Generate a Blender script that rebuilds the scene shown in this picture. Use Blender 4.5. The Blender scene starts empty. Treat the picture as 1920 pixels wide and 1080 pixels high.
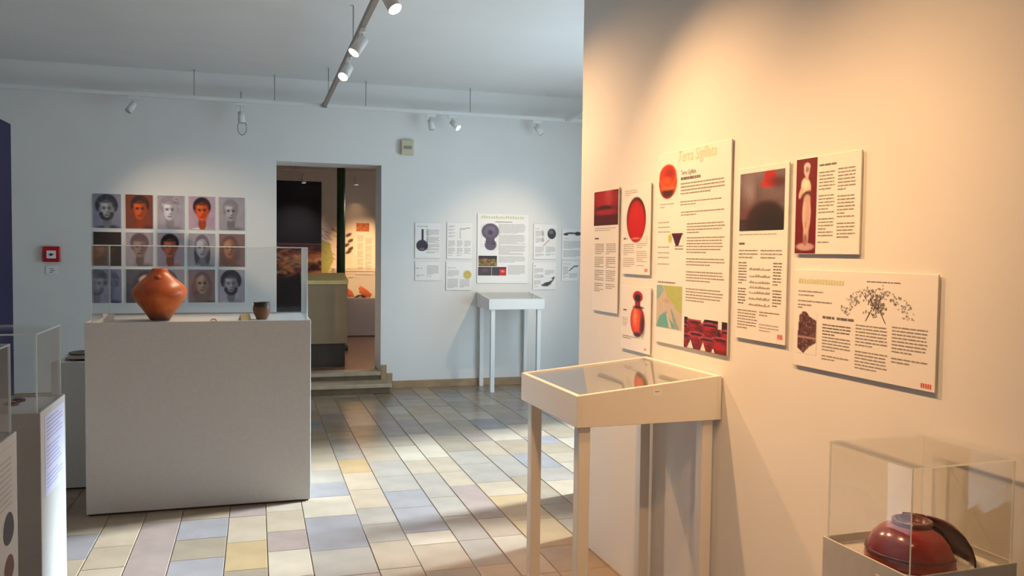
import bpy, bmesh, math, random
import numpy as np
from mathutils import Matrix, Vector

random.seed(7)
np.random.seed(7)
S = bpy.context.scene
COL = S.collection
PI = math.pi

# ------------------------------------------------------------------ camera
CAM_H = 1.55
F_PX, YAW, PITCH, ROLL = 1576.39, math.radians(16.958), math.radians(2.444), math.radians(.681)
_fwd = Vector((math.sin(YAW) * math.cos(PITCH), math.cos(YAW) * math.cos(PITCH), -math.sin(PITCH)))
_r0 = Vector((math.cos(YAW), -math.sin(YAW), 0))
_u0 = _r0.cross(_fwd)
_right = math.cos(ROLL) * _r0 + math.sin(ROLL) * _u0
_up = -math.sin(ROLL) * _r0 + math.cos(ROLL) * _u0
cd = bpy.data.cameras.new('camera')
cam = bpy.data.objects.new('camera', cd)
COL.objects.link(cam)
cd.sensor_fit = 'HORIZONTAL'
cd.sensor_width = 36
cd.lens = F_PX * 36 / 1920
cd.clip_start = .05
cam.matrix_world = Matrix(((_right.x, _up.x, -_fwd.x, 0), (_right.y, _up.y, -_fwd.y, 0),
                           (_right.z, _up.z, -_fwd.z, CAM_H), (0, 0, 0, 1)))
S.camera = cam

# ------------------------------------------------------------------ exposure, sky, sun, window portals
S.view_settings.view_transform = 'Standard'
S.view_settings.look = 'None'
S.view_settings.gamma = 1
S.view_settings.exposure = 0.0
S.view_settings.use_curve_mapping = False
S.render.film_transparent = False

world = bpy.data.worlds.new('sky')
S.world = world
world.use_nodes = True
bg = world.node_tree.nodes['Background']
bg.inputs['Color'].default_value = (.66, .86, 1.0, 1)
bg.inputs['Strength'].default_value = 5.2

sd = bpy.data.lights.new('sun', 'SUN')
sun = bpy.data.objects.new('sun', sd)
COL.objects.link(sun)
sd.energy = 22.0
sd.angle = math.radians(11)
sd.color = (.74, .90, 1.0)
sun.rotation_euler = Vector((-.96, -.26, -.42)).to_track_quat('-Z', 'Y').to_euler()


def portal(name, loc, direction, w, h):
    ld = bpy.data.lights.new(name, 'AREA')
    o = bpy.data.objects.new(name, ld)
    COL.objects.link(o)
    ld.shape = 'RECTANGLE'
    ld.size, ld.size_y = w, h
    ld.cycles.is_portal = True
    o.location = loc
    o.rotation_euler = Vector(direction).to_track_quat('-Z', 'Y').to_euler()
    return o


XR = 4.3                       # outer wall with the tall window, behind the partition
WIN_Y0, WIN_Y1, WIN_Z1 = 4.95, 7.6, 2.75
portal('window_light_right', (XR + .10, (WIN_Y0 + WIN_Y1) / 2, WIN_Z1 / 2 + .05), (-1, 0, 0), WIN_Y1 - WIN_Y0, WIN_Z1)
portal('added_window_light_near', (-2.45, -3.1, 2.25), (0, 1, 0), .7, .9)  # sky through the unseen window added for ambient fill


# ------------------------------------------------------------------ helpers
def lin(r, g, b):
    f = lambda c: (c / 255 / 12.92) if c <= 10 else ((c / 255 + .055) / 1.055) ** 2.4
    return (f(r), f(g), f(b))


def nt(name):
    m = bpy.data.materials.new(name)
    m.use_nodes = True
    return m, m.node_tree.nodes, m.node_tree.links, m.node_tree.nodes['Principled BSDF']


def mat(name, c, rough=.6, noise=0., scale=8., bump=0., metal=0., spec=.5, c2=None, coat=0., detail=6):
    """c, c2 linear colours mixed by noise"""
    m, N, L, P = nt(name)
    P.inputs['Roughness'].default_value = rough
    P.inputs['Metallic'].default_value = metal
    P.inputs['Specular IOR Level'].default_value = spec
    if coat:
        P.inputs['Coat Weight'].default_value = coat
        P.inputs['Coat Roughness'].default_value = .08
    P.inputs['Base Color'].default_value = (*c, 1)
    if noise or bump or c2:
        tc = N.new('ShaderNodeTexCoord')
        nz = N.new('ShaderNodeTexNoise')
        nz.inputs['Scale'].default_value = scale
        nz.inputs['Detail'].default_value = detail
        L.new(tc.outputs['Object'], nz.inputs['Vector'])
        mx = N.new('ShaderNodeMix')
        mx.data_type = 'RGBA'
        a = tuple(v * (1 - noise) for v in c)
        b = c2 if c2 else tuple(min(1, v * (1 + noise)) for v in c)
        mx.inputs[6].default_value = (*a, 1)
        mx.inputs[7].default_value = (*b, 1)
        rm = N.new('ShaderNodeMapRange')
        rm.inputs[1].default_value, rm.inputs[2].default_value = .3, .7
        L.new(nz.outputs['Fac'], rm.inputs[0])
        L.new(rm.outputs[0], mx.inputs[0])
        L.new(mx.outputs[2], P.inputs['Base Color'])
        if bump:
            bp = N.new('ShaderNodeBump')
            bp.inputs['Strength'].default_value = bump
            bp.inputs['Distance'].default_value = .004
            L.new(nz.outputs['Fac'], bp.inputs['Height'])
            L.new(bp.outputs[0], P.inputs['Normal'])
    return m


def emit(name, c, s):
    m, N, L, P = nt(name)
    P.inputs['Emission Color'].default_value = (*c, 1)
    P.inputs['Emission Strength'].default_value = s
    P.inputs['Base Color'].default_value = (*c, 1)
    return m


def glass_mat(name, tint=(.993, .997, .997), gain=1.0, haze=0.0):
    m = bpy.data.materials.new(name)
    m.use_nodes = True
    N, L = m.node_tree.nodes, m.node_tree.links
    N.remove(N['Principled BSDF'])
    out = N['Material Output']
    tr = N.new('ShaderNodeBsdfTransparent')
    tr.inputs[0].default_value = (*tint, 1)
    gl = N.new('ShaderNodeBsdfGlossy')
    gl.inputs['Roughness'].default_value = .01
    lw = N.new('ShaderNodeLayerWeight')
    lw.inputs[0].default_value = .5
    pw = N.new('ShaderNodeMath')
    pw.operation = 'POWER'
    pw.inputs[1].default_value = 5
    L.new(lw.outputs['Facing'], pw.inputs[0])
    ml = N.new('ShaderNodeMath')
    ml.operation = 'MULTIPLY_ADD'
    ml.use_clamp = True
    ml.inputs[1].default_value = .9 * gain
    ml.inputs[2].default_value = .035 * gain
    L.new(pw.outputs[0], ml.inputs[0])
    mx = N.new('ShaderNodeMixShader')
    L.new(ml.outputs[0], mx.inputs[0])
    L.new(tr.outputs[0], mx.inputs[1])
    L.new(gl.outputs[0], mx.inputs[2])
    last = mx
    if haze:
        df = N.new('ShaderNodeBsdfDiffuse')
        df.inputs[0].default_value = (.85, .9, .92, 1)
        tl = N.new('ShaderNodeBsdfTranslucent')
        tl.inputs[0].default_value = (.85, .9, .92, 1)
        ad = N.new('ShaderNodeMixShader')
        L.new(df.outputs[0], ad.inputs[1])
        L.new(tl.outputs[0], ad.inputs[2])
        m2 = N.new('ShaderNodeMixShader')
        m2.inputs[0].default_value = haze
        L.new(mx.outputs[0], m2.inputs[1])
        L.new(ad.outputs[0], m2.inputs[2])
        last = m2
    L.new(last.outputs[0], out.inputs[0])
    return m


def link(name, me, m, parent=None, loc=None, rot=None):
    o = bpy.data.objects.new(name, me)
    COL.objects.link(o)
    for k in (m if isinstance(m, (list, tuple)) else [m]):
        if k:
            me.materials.append(k)
    if parent:
        o.parent = parent
    if loc is not None:
        o.location = loc
    if rot is not None:
        o.rotation_euler = rot
    return o


def bm_obj(name, bm, m, parent=None, smooth=False, loc=None, rot=None):
    me = bpy.data.meshes.new(name)
    bmesh.ops.recalc_face_normals(bm, faces=bm.faces)
    bm.to_mesh(me)
    bm.free()
    if smooth:
        me.polygons.foreach_set('use_smooth', [True] * len(me.polygons))
    return link(name, me, m, parent, loc, rot)


def bm_box(bm, a, b, bevel=0.):
    r = bmesh.ops.create_cube(bm, size=1)
    vs = r['verts']
    for v in vs:
        for i in range(3):
            v.co[i] = a[i] if v.co[i] < 0 else b[i]
    if bevel:
        es = list({e for v in vs for e in v.link_edges})
        bmesh.ops.bevel(bm, geom=es, offset=bevel, segments=1, affect='EDGES')
    return bm


def box(name, a, b, m, parent=None, bevel=.002):
    bm = bmesh.new()
    bm_box(bm, a, b, bevel)
    return bm_obj(name, bm, m, parent)


def bm_tube(bm, p, q, r, r2=None, n=16, caps=True):
    p, q = Vector(p), Vector(q)
    d = q - p
    rr = bmesh.ops.create_cone(bm, cap_ends=caps, segments=n, radius1=r, radius2=r if r2 is None else r2, depth=d.length)
    M = Matrix.Translation((p + q) / 2) @ d.to_track_quat('Z', 'Y').to_matrix().to_4x4()
    bmesh.ops.transform(bm, matrix=M, verts=rr['verts'])


def tube(name, p, q, r, m, parent=None, r2=None, n=16, smooth=True):
    bm = bmesh.new()
    bm_tube(bm, p, q, r, r2, n)
    o = bm_obj(name, bm, m, parent)
    if smooth:
        for f in o.data.polygons:
            f.use_smooth = len(f.vertices) == 4
    return o


def curve_tube(name, pts, r, m, parent=None, n=8, closed=False):
    bm = bmesh.new()
    rings = []
    k = len(pts)
    for i, p in enumerate(pts):
        p = Vector(p)
        if closed:
            t = Vector(pts[(i + 1) % k]) - Vector(pts[i - 1])
        else:
            t = Vector(pts[min(i + 1, k - 1)]) - Vector(pts[max(i - 1, 0)])
        qn = t.to_track_quat('Z', 'Y')
        rings.append([bm.verts.new(p + qn @ Vector((r * math.cos(a), r * math.sin(a), 0))) for a in
                      [2 * PI * j / n for j in range(n)]])
    for i in range(k if closed else k - 1):
        A, B = rings[i], rings[(i + 1) % k]
        for j in range(n):
            bm.faces.new((A[j], A[(j + 1) % n], B[(j + 1) % n], B[j]))
    return bm_obj(name, bm, m, parent, smooth=True)


def lathe(name, prof, m, parent=None, n=48, a0=0., a1=2 * PI, loc=None, rot=None, wob=0.):
    bm = bmesh.new()
    full = abs(a1 - a0 - 2 * PI) < 1e-6
    cols = []
    for j in range(n if full else n + 1):
        a = a0 + (a1 - a0) * j / n
        col = []
        for i, (r, z) in enumerate(prof):
            rr = r * (1 + wob * math.sin(3 * a + 5 * z * 8))
            col.append(bm.verts.new((rr * math.cos(a), rr * math.sin(a), z)))
        cols.append(col)
    for j in range(len(cols) if full else len(cols) - 1):
        A, B = cols[j], cols[(j + 1) % len(cols)]
        for i in range(len(prof) - 1):
            bm.faces.new((A[i], B[i], B[i + 1], A[i + 1]))
    if not full:
        for c, fl in ((cols[0], False), (cols[-1], True)):
            pass
    bmesh.ops.remove_doubles(bm, verts=bm.verts, dist=1e-5)
    return bm_obj(name, bm, m, parent, smooth=True, loc=loc, rot=rot)


def empty(name, loc, rz=0.):
    o = bpy.data.objects.new(name, None)
    COL.objects.link(o)
    o.empty_display_size = .1
    o.location = loc
    o.rotation_euler = (0, 0, rz)
    return o


def tag(o, label, cat, group=None):
    o['label'] = label
    o['category'] = cat
    if group:
        o['group'] = group
    return o


def struct(o):
    o['kind'] = 'structure'
    return o


# ------------------------------------------------------------------ materials
M = {}
M['wall'] = mat('wall_plaster', (.80, .80, .79), .85, noise=.015, scale=3, bump=.06)
M['ceil'] = mat('ceiling_plaster', (.78, .78, .78), .9, noise=.02, scale=2, bump=.05)
M['white'] = mat('white_lacquer', (.80, .80, .79), .38, noise=.01, scale=4)
M['plinth'] = mat('plinth_paint', (.60, .60, .595), .6, noise=.03, scale=40, bump=.03)
M['board'] = mat('panel_board', (.86, .85, .84), .45, noise=.005, scale=5)
M['board_edge'] = mat('panel_core', (.55, .52, .5), .6)
M['metal_w'] = mat('white_metal', (.78, .79, .79), .35, noise=.01)
M['track_d'] = mat('track_backlit', (.30, .26, .23), .5, noise=.05)  # backlit darkness of the cross track put into its colour
M['wire'] = mat('steel_wire', (.35, .35, .35), .4, metal=.6)
M['grey'] = mat('grey_plastic', (.35, .36, .35), .5)
M['glass'] = glass_mat('acrylic_pane')
M['glass_edge'] = glass_mat('acrylic_edge', gain=1.2, haze=.85)
M['top_glass'] = glass_mat('table_glass', tint=(.96, .97, .965), gain=1.5)
M['skirt'] = mat('stone_skirting', lin(170, 140, 105), .45, noise=.15, scale=9)
M['step'] = mat('step_stone', lin(182, 164, 138), .4, noise=.14, scale=10, bump=.05)
M['step_r'] = mat('step_riser', lin(112, 92, 66), .5, noise=.16, scale=10)
M['grout'] = mat('grout', lin(120, 108, 92), .9, noise=.1, scale=30)
M['red'] = mat('alarm_red', lin(190, 14, 22), .35, noise=.03)
M['black'] = mat('black_plastic', (.02, .02, .02), .4)
M['beige'] = mat('beige_plastic', lin(205, 198, 172), .5, noise=.02)
M['beige_d'] = mat('beige_dark', lin(150, 142, 120), .5)  # darker beige for the grille and the cable loop
M['blue'] = mat('banner_blue', lin(20, 17, 66), .65, noise=.06, scale=3)
M['green'] = mat('column_green', lin(34, 70, 36), .35, noise=.1, scale=5)
M['brown'] = mat('plinth_brown', lin(150, 128, 100), .55, noise=.05, scale=6)
M['brown_d'] = mat('plinth_base_dark', lin(66, 56, 48), .6, noise=.1)
M['floor_b'] = mat('back_room_floor', lin(140, 100, 78), .22, noise=.15, scale=4)
M['text'] = mat('print_dark', lin(146, 138, 134), .6)
M['text_l'] = mat('print_grey', lin(180, 176, 174), .6)
M['text_k'] = mat('print_bold', lin(112, 103, 99), .6)
M['text_g'] = mat('print_pale_green', lin(206, 208, 160), .6)
M['text_r'] = mat('print_red', lin(225, 70, 55), .6)
M['paper'] = mat('label_paper', lin(240, 240, 242), .7)
M['lilac'] = mat('lilac_sheet', lin(216, 219, 246), .7, noise=.02)
M['lens'] = emit('lit_lens', (1, .93, .82), 9.)
M['lens_off'] = mat('unlit_lens', (.5, .5, .5), .15)
M['lens_s'] = emit('lit_lens_soft', (1, .93, .85), 2.2)
M['terra'] = mat('terracotta', lin(178, 78, 28), .55, noise=.0, c2=lin(205, 100, 40), scale=7, bump=.12)
M['sigil'] = mat('red_slip', lin(128, 9, 4), .2, c2=lin(156, 24, 6), scale=6, bump=.03, coat=.35)
M['sigil_d'] = mat('red_slip_dark', lin(80, 14, 16), .25, c2=lin(104, 24, 20), scale=9, coat=.3)
M['cup'] = mat('beaker_clay', lin(104, 66, 44), .5, c2=lin(140, 92, 66), scale=9, bump=.1)
M['cup_d'] = mat('beaker_black', lin(36, 30, 28), .4, noise=.2, scale=20)
M['sherd_m'] = mat('mauve_sherd', lin(170, 120, 120), .5, c2=lin(150, 100, 105), scale=12)
M['sherd_b'] = mat('blue_grey_sherd', lin(92, 92, 120), .5, noise=.1, scale=12)
M['dish'] = mat('dark_dish', lin(60, 50, 40), .4, noise=.2, scale=8)
M['dish_b'] = mat('brown_dish', lin(130, 100, 80), .45, noise=.1, scale=8)
M['orange'] = mat('orange_ceramic', lin(205, 98, 30), .5, noise=.12, scale=10)
M['frame_w'] = mat('window_paint', (.8, .8, .8), .4)

_m, _N, _L, _P = nt('printed_picture')
_a = _N.new('ShaderNodeVertexColor')
_a.layer_name = 'Col'
_L.new(_a.outputs[0], _P.inputs['Base Color'])
_P.inputs['Roughness'].default_value = .5
M['print'] = _m

# vase gets soot towards its foot and some blotches of its own
_m, _N, _L, _P = nt('terracotta_vase')
_tc = _N.new('ShaderNodeTexCoord')
_nz = _N.new('ShaderNodeTexNoise')
_nz.inputs['Scale'].default_value = 6
_nz.inputs['Detail'].default_value = 8
_L.new(_tc.outputs['Object'], _nz.inputs['Vector'])
_cr = _N.new('ShaderNodeValToRGB')
_cr.color_ramp.elements[0].position = .3
_cr.color_ramp.elements[0].color = (*lin(164, 64, 16), 1)
_cr.color_ramp.elements[1].position = .7
_cr.color_ramp.elements[1].color = (*lin(232, 130, 52), 1)
_e = _cr.color_ramp.elements.new(.5)
_e.color = (*lin(208, 94, 24), 1)
_L.new(_nz.outputs['Fac'], _cr.inputs[0])
_n2 = _N.new('ShaderNodeTexNoise')
_n2.inputs['Scale'].default_value = 4.2
_n2.inputs['Detail'].default_value = 3
_L.new(_tc.outputs['Object'], _n2.inputs['Vector'])
_sx = _N.new('ShaderNodeSeparateXYZ')
_L.new(_tc.outputs['Object'], _sx.inputs[0])
_mr = _N.new('ShaderNodeMapRange')
_mr.inputs[1].default_value, _mr.inputs[2].default_value = .09, .0
_L.new(_sx.outputs['Z'], _mr.inputs[0])
_ml = _N.new('ShaderNodeMath')
_ml.operation = 'MULTIPLY'
_ml.use_clamp = True
_L.new(_mr.outputs[0], _ml.inputs[0])
_m3 = _N.new('ShaderNodeMapRange')
_m3.inputs[1].default_value, _m3.inputs[2].default_value = .4, .55
_L.new(_n2.outputs['Fac'], _m3.inputs[0])
_L.new(_m3.outputs[0], _ml.inputs[1])
_mx = _N.new('ShaderNodeMix')
_mx.data_type = 'RGBA'
_L.new(_ml.outputs[0], _mx.inputs[0])
_L.new(_cr.outputs[0], _mx.inputs[6])
_mx.inputs[7].default_value = (*lin(74, 46, 34), 1)
_L.new(_mx.outputs[2], _P.inputs['Base Color'])
_P.inputs['Roughness'].default_value = .36
_bp = _N.new('ShaderNodeBump')
_bp.inputs['Strength'].default_value = .25
_bp.inputs['Distance'].default_value = .004
_L.new(_nz.outputs['Fac'], _bp.inputs['Height'])
_L.new(_bp.outputs[0], _P.inputs['Normal'])
M['vase'] = _m

# ------------------------------------------------------------------ setting
YB = 9.4                      # back wall
DX0, DX1, DZ = .213, 1.336, 2.495    # doorway
YB2 = 9.88
ZF2 = .197                    # floor of the room behind
CZ = 3.38
XL = -3.3
YN = -3.0
Wn = math.radians(-1.622)     # the partition runs a little off square
PW = Vector((1.675, 4.043, 0))
UD = Vector((math.sin(Wn), math.cos(Wn), 0))
ND = Vector((math.cos(Wn), -math.sin(Wn), 0))
PW0 = PW.dot(UD)
RZ = math.radians(-90) - Wn


def on_right(t, z=0., off=0.):
    """point on the partition at distance t along it, off metres into the room"""
    return PW + UD * (t - PW0) - ND * off + Vector((0, 0, z))


struct(box('wall_back', (XL - .2, YB, -.3), (DX0, YB2, CZ + .2), M['wall'], bevel=0))
struct(box('wall_back', (DX1, YB, -.3), (XR + .4, YB2, CZ + .2), M['wall'], bevel=0))
struct(box('wall_back', (DX0, YB, DZ), (DX1, YB2, CZ + .2), M['wall'], bevel=0))
struct(box('wall_left', (XL - .2, YN - .2, -.3), (XL, YB, CZ + .2), M['wall'], bevel=0))
struct(box('ceiling', (XL - .2, YN - .2, CZ), (XR + .4, YB, CZ + .2), M['ceil'], bevel=0))

# near wall (behind the camera) with a window added for ambient light
NX0, NX1, NZ0, NZ1 = -2.8, -2.1, 1.8, 2.7
bm = bmesh.new()
bm_box(bm, (XL, YN - .2, -.3), (NX0, YN, CZ))
bm_box(bm, (NX1, YN - .2, -.3), (XR, YN, CZ))
bm_box(bm, (NX0, YN - .2, -.3), (NX1, YN, NZ0))
bm_box(bm, (NX0, YN - .2, NZ1), (NX1, YN, CZ))
struct(bm_obj('wall_near', bm, M['wall']))

# outer wall behind the partition with the tall window
bm = bmesh.new()
bm_box(bm, (XR, YN - .2, -.3), (XR + .2, WIN_Y0, CZ))
bm_box(bm, (XR, WIN_Y1, -.3), (XR + .2, YB, CZ))
bm_box(bm, (XR, WIN_Y0, WIN_Z1 + .05), (XR + .2, WIN_Y1, CZ))
bm_box(bm, (XR, WIN_Y0, -.3), (XR + .2, WIN_Y1, .05))
struct(bm_obj('wall_outer', bm, M['wall']))


def window(name, o, du, w, z0, z1, n_mull):
    fr = bmesh.new()
    du = Vector(du)
    dn = Vector((-du.y, du.x, 0))
    t = .05

    def bar(u0, u1, a, b):
        vs = [Vector(o) + du * u + dn * k + Vector((0, 0, z)) for u in (u0, u1) for k in (-.025, .025) for z in (a, b)]
        vv = [fr.verts.new(v) for v in vs]
        for f in ((0, 1, 3, 2), (4, 6, 7, 5), (0, 4, 5, 1), (2, 3, 7, 6), (0, 2, 6, 4), (1, 5, 7, 3)):
            fr.faces.new([vv[i] for i in f])
    bar(0, w, z0, z0 + t)
    bar(0, w, z1 - t, z1)
    for i in range(n_mull + 2):
        u = (w - t) * i / (n_mull + 1)
        bar(u, u + t, z0 + t, z1 - t)
    f = struct(bm_obj(name, fr, M['frame_w']))
    p = bmesh.new()
    a = Vector(o)
    vs = [p.verts.new(a + du * u + Vector((0, 0, z))) for u, z in ((.03, z0 + .03), (w - .03, z0 + .03), (w - .03, z1 - .03), (.03, z1 - .03))]
    p.faces.new(vs)
    bm_obj('pane', p, M['glass'], f)
    return f


window('window_1', (XR + .15, WIN_Y0, 0), (0, 1, 0), WIN_Y1 - WIN_Y0, .05, WIN_Z1 + .05, 1)
window('added_window', (NX0, YN - .15, 0), (1, 0, 0), NX1 - NX0, NZ0, NZ1, 1)  # unseen window added behind the camera for ambient light

# partition carrying the red pottery panels
pl, pr = on_right(4.26 - .05), on_right(YN)
bm = bmesh.new()
TH = .22
A0, A1 = on_right(4.204), on_right(-2.99)
base = [A0, A0 + ND * TH, A1 + ND * TH, A1]
lo = [bm.verts.new((p.x, p.y, -.05)) for p in base]
hi = [bm.verts.new((p.x, p.y, CZ)) for p in base]
bm.faces.new(lo)
bm.faces.new(hi)
for i in range(4):
    bm.faces.new((lo[i], lo[(i + 1) % 4], hi[(i + 1) % 4], hi[i]))
ver = [e for e in bm.edges if abs(e.verts[0].co.z - e.verts[1].co.z) > 1 and abs(e.verts[0].co.y - A0.y) < .1]
bmesh.ops.bevel(bm, geom=ver, offset=.03, segments=4, affect='EDGES')
wr = struct(bm_obj('wall_right', bm, M['wall']))
for f in wr.data.polygons:
    f.use_smooth = False

# low board just past the partition's end; its unseen length extended to block sunlight
bd = box('low_partition_board', (1.957, 4.95, 0), (4.2, 5.01, .76), M['white'])
tag(bd, 'low white board standing on the floor just past the partition end, mostly hidden behind the near table', 'board')

# skirting along the back wall, stepped beside the doorway
sk = struct(box('baseboard_back', (1.47, YB - .018, 0), (XR, YB, .085), M['skirt']))
box('skirting_tile', (1.405, YB - .018, 0), (1.468, YB, .175), M['skirt'], sk)
box('skirting_tile', (1.338, YB - .018, 0), (1.403, YB, .27), M['skirt'], sk)
struct(box('baseboard_back', (XL, YB - .018, 0), (DX0 - .1, YB, .085), M['skirt']))

# ------------------------------------------------------------------ stone floor, every slab its own piece
floor = struct(box('floor', (XL, YN, -.12), (XR + .2, YB, -.0035), M['grout'], bevel=0))
tile_cols = [((190, 178, 160), 5), ((198, 186, 168), 5), ((182, 168, 148), 3), ((178, 174, 168), 3), ((164, 165, 174), 1.5),
             ((176, 162, 160), 1.3), ((196, 174, 136), .9), ((208, 200, 186), 2.4), ((168, 158, 142), 1.6)]
tile_m = [mat('stone_slab', lin(c[0] * .83, c[1] * .78, c[2] * .735), .23, noise=.10, scale=5, bump=.035, spec=.42) for c, _ in tile_cols]
tile_w = [k for _, k in tile_cols]
GREYBLUE, MAUVE, OCHRE, PALE, BEIGE = 4, 5, 6, 7, 0
rows = [-2.9, -2.62, -2.36, -2.14, -1.86, -1.6, -1.34, -1.06, -.81, -.61, -.41, -.15, .055, .265, .57, .78, 1.035, 1.22, 1.405, 1.67,
        1.868, 2.135, 2.40, 2.66, 2.9, 3.17, 3.4, 3.68, 3.9, 4.2]
# measured cross joints (nearest region); key = row start
known = {-.81: ([5.62, 5.2], {}), -.61: ([5.07, 4.02], {0: MAUVE}), -.41: ([5.06, 4.72, 4.41, 4.08], {2: GREYBLUE}),
         -.15: ([5.05, 4.61, 4.2], {1: OCHRE}),
         .055: ([5.1, 4.73, 4.42, 4.05], {}), .265: ([5.65, 5.33, 4.93, 4.37, 4.0], {1: PALE, 2: GREYBLUE, 0: GREYBLUE}),
         -.1: ([], {}), .57: ([8.04, 7.6, 7.2, 6.96, 6.54, 6.26, 5.86, 5.43, 5.03, 4.72, 4.42, 4.03], {8: 3, 9: 3, 5: OCHRE}),
         .78: ([8.2, 7.8, 7.44, 6.99, 6.6, 6.14, 5.71, 5.34, 4.98, 4.52, 4.32, 3.95], {8: GREYBLUE, 7: GREYBLUE}),
         1.035: ([8.5, 7.9, 7.3, 6.94, 6.58, 6.1, 5.72, 5.14, 4.75, 4.33, 3.95], {2: MAUVE, 6: 3}),
         1.22: ([7.6, 7.0, 6.15, 5.72, 5.36, 4.66, 4.34, 3.78], {}),
         1.405: ([7.4, 6.9, 6.3, 5.9, 5.4, 5.08, 4.58, 4.12, 3.78], {6: OCHRE, 5: OCHRE}),
         1.67: ([6.6, 6.1, 5.5, 4.83, 4.54, 4.1], {3: 8, 4: 8})}


def in_view(p):
    v = Vector(p) - Vector((0, 0, CAM_H))
    z = v.dot(_fwd)
    if z < .3:
        return False
    return abs(v.dot(_right) / z * F_PX) < 1010 and abs(v.dot(_up) / z * F_PX) < 590


tiles = []
for i in range(len(rows) - 1):
    x0, x1 = rows[i], rows[i + 1]
    ks, spec = known.get(x0, ([], {}))
    ys = [YB]
    y = YB
    if ks:
        while y - ks[0] > .62:
            y -= random.uniform(.3, .52)
            if y - ks[0] > .2:
                ys.append(y)
        n0 = len(ys)
        ys += ks
        y = ks[-1]
    else:
        n0 = 10 ** 6
    while y > YN + .6:
        y -= random.uniform(.26, .52)
        ys.append(y)
    ys.append(YN)
    for j in range(len(ys) - 1):
        k = spec.get(j - n0, None)
        if k is None:
            k = random.choices(range(len(tile_cols)), tile_w)[0]
        tiles.append((x0, x1, ys[j + 1], ys[j], k))


def tile_geo(bm_v, bm_f, x0, x1, y0, y1):
    g, c = .0022, .002
    b = len(bm_v)
    dz = random.uniform(-.0006, .0004)
    a0, a1, b0, b1 = x0 + g, x1 - g, y0 + g * .7, y1 - g * .7
    for (ax, ay, az) in ((a0, b0, -.02), (a1, b0, -.02), (a1, b1, -.02), (a0, b1, -.02), (a0, b0, dz - c), (a1, b0, dz - c), (a1, b1, dz - c),
                         (a0, b1, dz - c), (a0 + c, b0 + c, dz), (a1 - c, b0 + c, dz), (a1 - c, b1 - c, dz), (a0 + c, b1 - c, dz)):
        bm_v.append((ax, ay, az))
    for o in (0, 4):
        for q in range(4):
            r = (q + 1) % 4
            bm_f.append((b + o + q, b + o + r, b + o + 4 + r, b + o + 4 + q))
    bm_f.append((b + 8, b + 9, b + 10, b + 11))


def blocked(x, y):
    """slabs that stand wholly under or behind the plinths"""
    return (-1.0 < x < .25 and 5.35 < y < 8.6) or (x < -1.0 and y > 4.2) or (x > 1.95 and y < 4.9) or (x > 1.75 and y < 4.4)


vis = [t for t in tiles if any(in_view((x, y, 0)) for x in (t[0], t[1], (t[0] + t[1]) / 2) for y in (t[2], t[3], (t[2] + t[3]) / 2))
       and not blocked((t[0] + t[1]) / 2, (t[2] + t[3]) / 2)]
vis.sort(key=lambda t: ((t[0] + t[1]) / 2) ** 2 + ((t[2] + t[3]) / 2) ** 2)
parts = set(vis[:296])
rest_v, rest_f, rest_k = [], [], []
for t in tiles:
    if t in parts:
        v, f = [], []
        cx, cy = (t[0] + t[1]) / 2, (t[2] + t[3]) / 2
        tile_geo(v, f, t[0] - cx, t[1] - cx, t[2] - cy, t[3] - cy)
        me = bpy.data.meshes.new('floor_tile')
        me.from_pydata(v, [], f)
        link('floor_tile', me, tile_m[t[4]], floor, (cx, cy, 0))
    else:
        n0 = len(rest_f)
        tile_geo(rest_v, rest_f, *t[:4])
        rest_k += [t[4]] * (len(rest_f) - n0)
me = bpy.data.meshes.new('outer_floor_tiles')
me.from_pydata(rest_v, [], rest_f)
o = link('outer_floor_tiles', me, tile_m, floor)
me.polygons.foreach_set('material_index', rest_k)
o['kind'] = 'stuff'

# ------------------------------------------------------------------ doorway steps
st = tag(empty('doorway_steps', (.8, 9.2, 0)), 'two shallow stone steps leading up into the doorway', 'steps')
st_loc = Vector((.8, 9.2, 0))


def sbox(name, a, b, m, root, loc, bevel=.003):
    return box(name, Vector(a) - loc, Vector(b) - loc, m, root, bevel)


sbox('riser', (.10, 9.09, 0), (1.395, 9.38, .064), M['step_r'], st, st_loc)
sbox('tread', (.08, 9.05, .066), (1.412, 9.385, .109), M['step'], st, st_loc, .006)
sbox('riser', (DX0 + .002, 9.405, .0), (DX1 - .002, 9.62, .150), M['step_r'], st, st_loc)
sbox('tread', (DX0 + .002, 9.365, .154), (DX1 - .002, 9.60, ZF2 + .001), M['step'], st, st_loc, .006)
struct(box('floor_back_room', (-2.5, 9.605, -.1), (3.6, 14.2, ZF2), M['floor_b'], bevel=0))

# ------------------------------------------------------------------ room behind the doorway
YR = 14.0
struct(box('wall_back_room', (-2.5, YR, -.1), (3.6, YR + .2, 3.4), M['wall'], bevel=0))
struct(box('wall_back_room_left', (-2.7, YB2, -.1), (-2.5, YR + .2, 3.4), M['wall'], bevel=0))
struct(box('wall_back_room_right', (3.6, YB2, -.1), (3.8, YR + .2, 3.4), M['wall'], bevel=0))
struct(box('ceiling_back_room', (-2.7, YB2, 3.1), (3.8, YR + .2, 3.3), M['ceil'], bevel=0))


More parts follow.
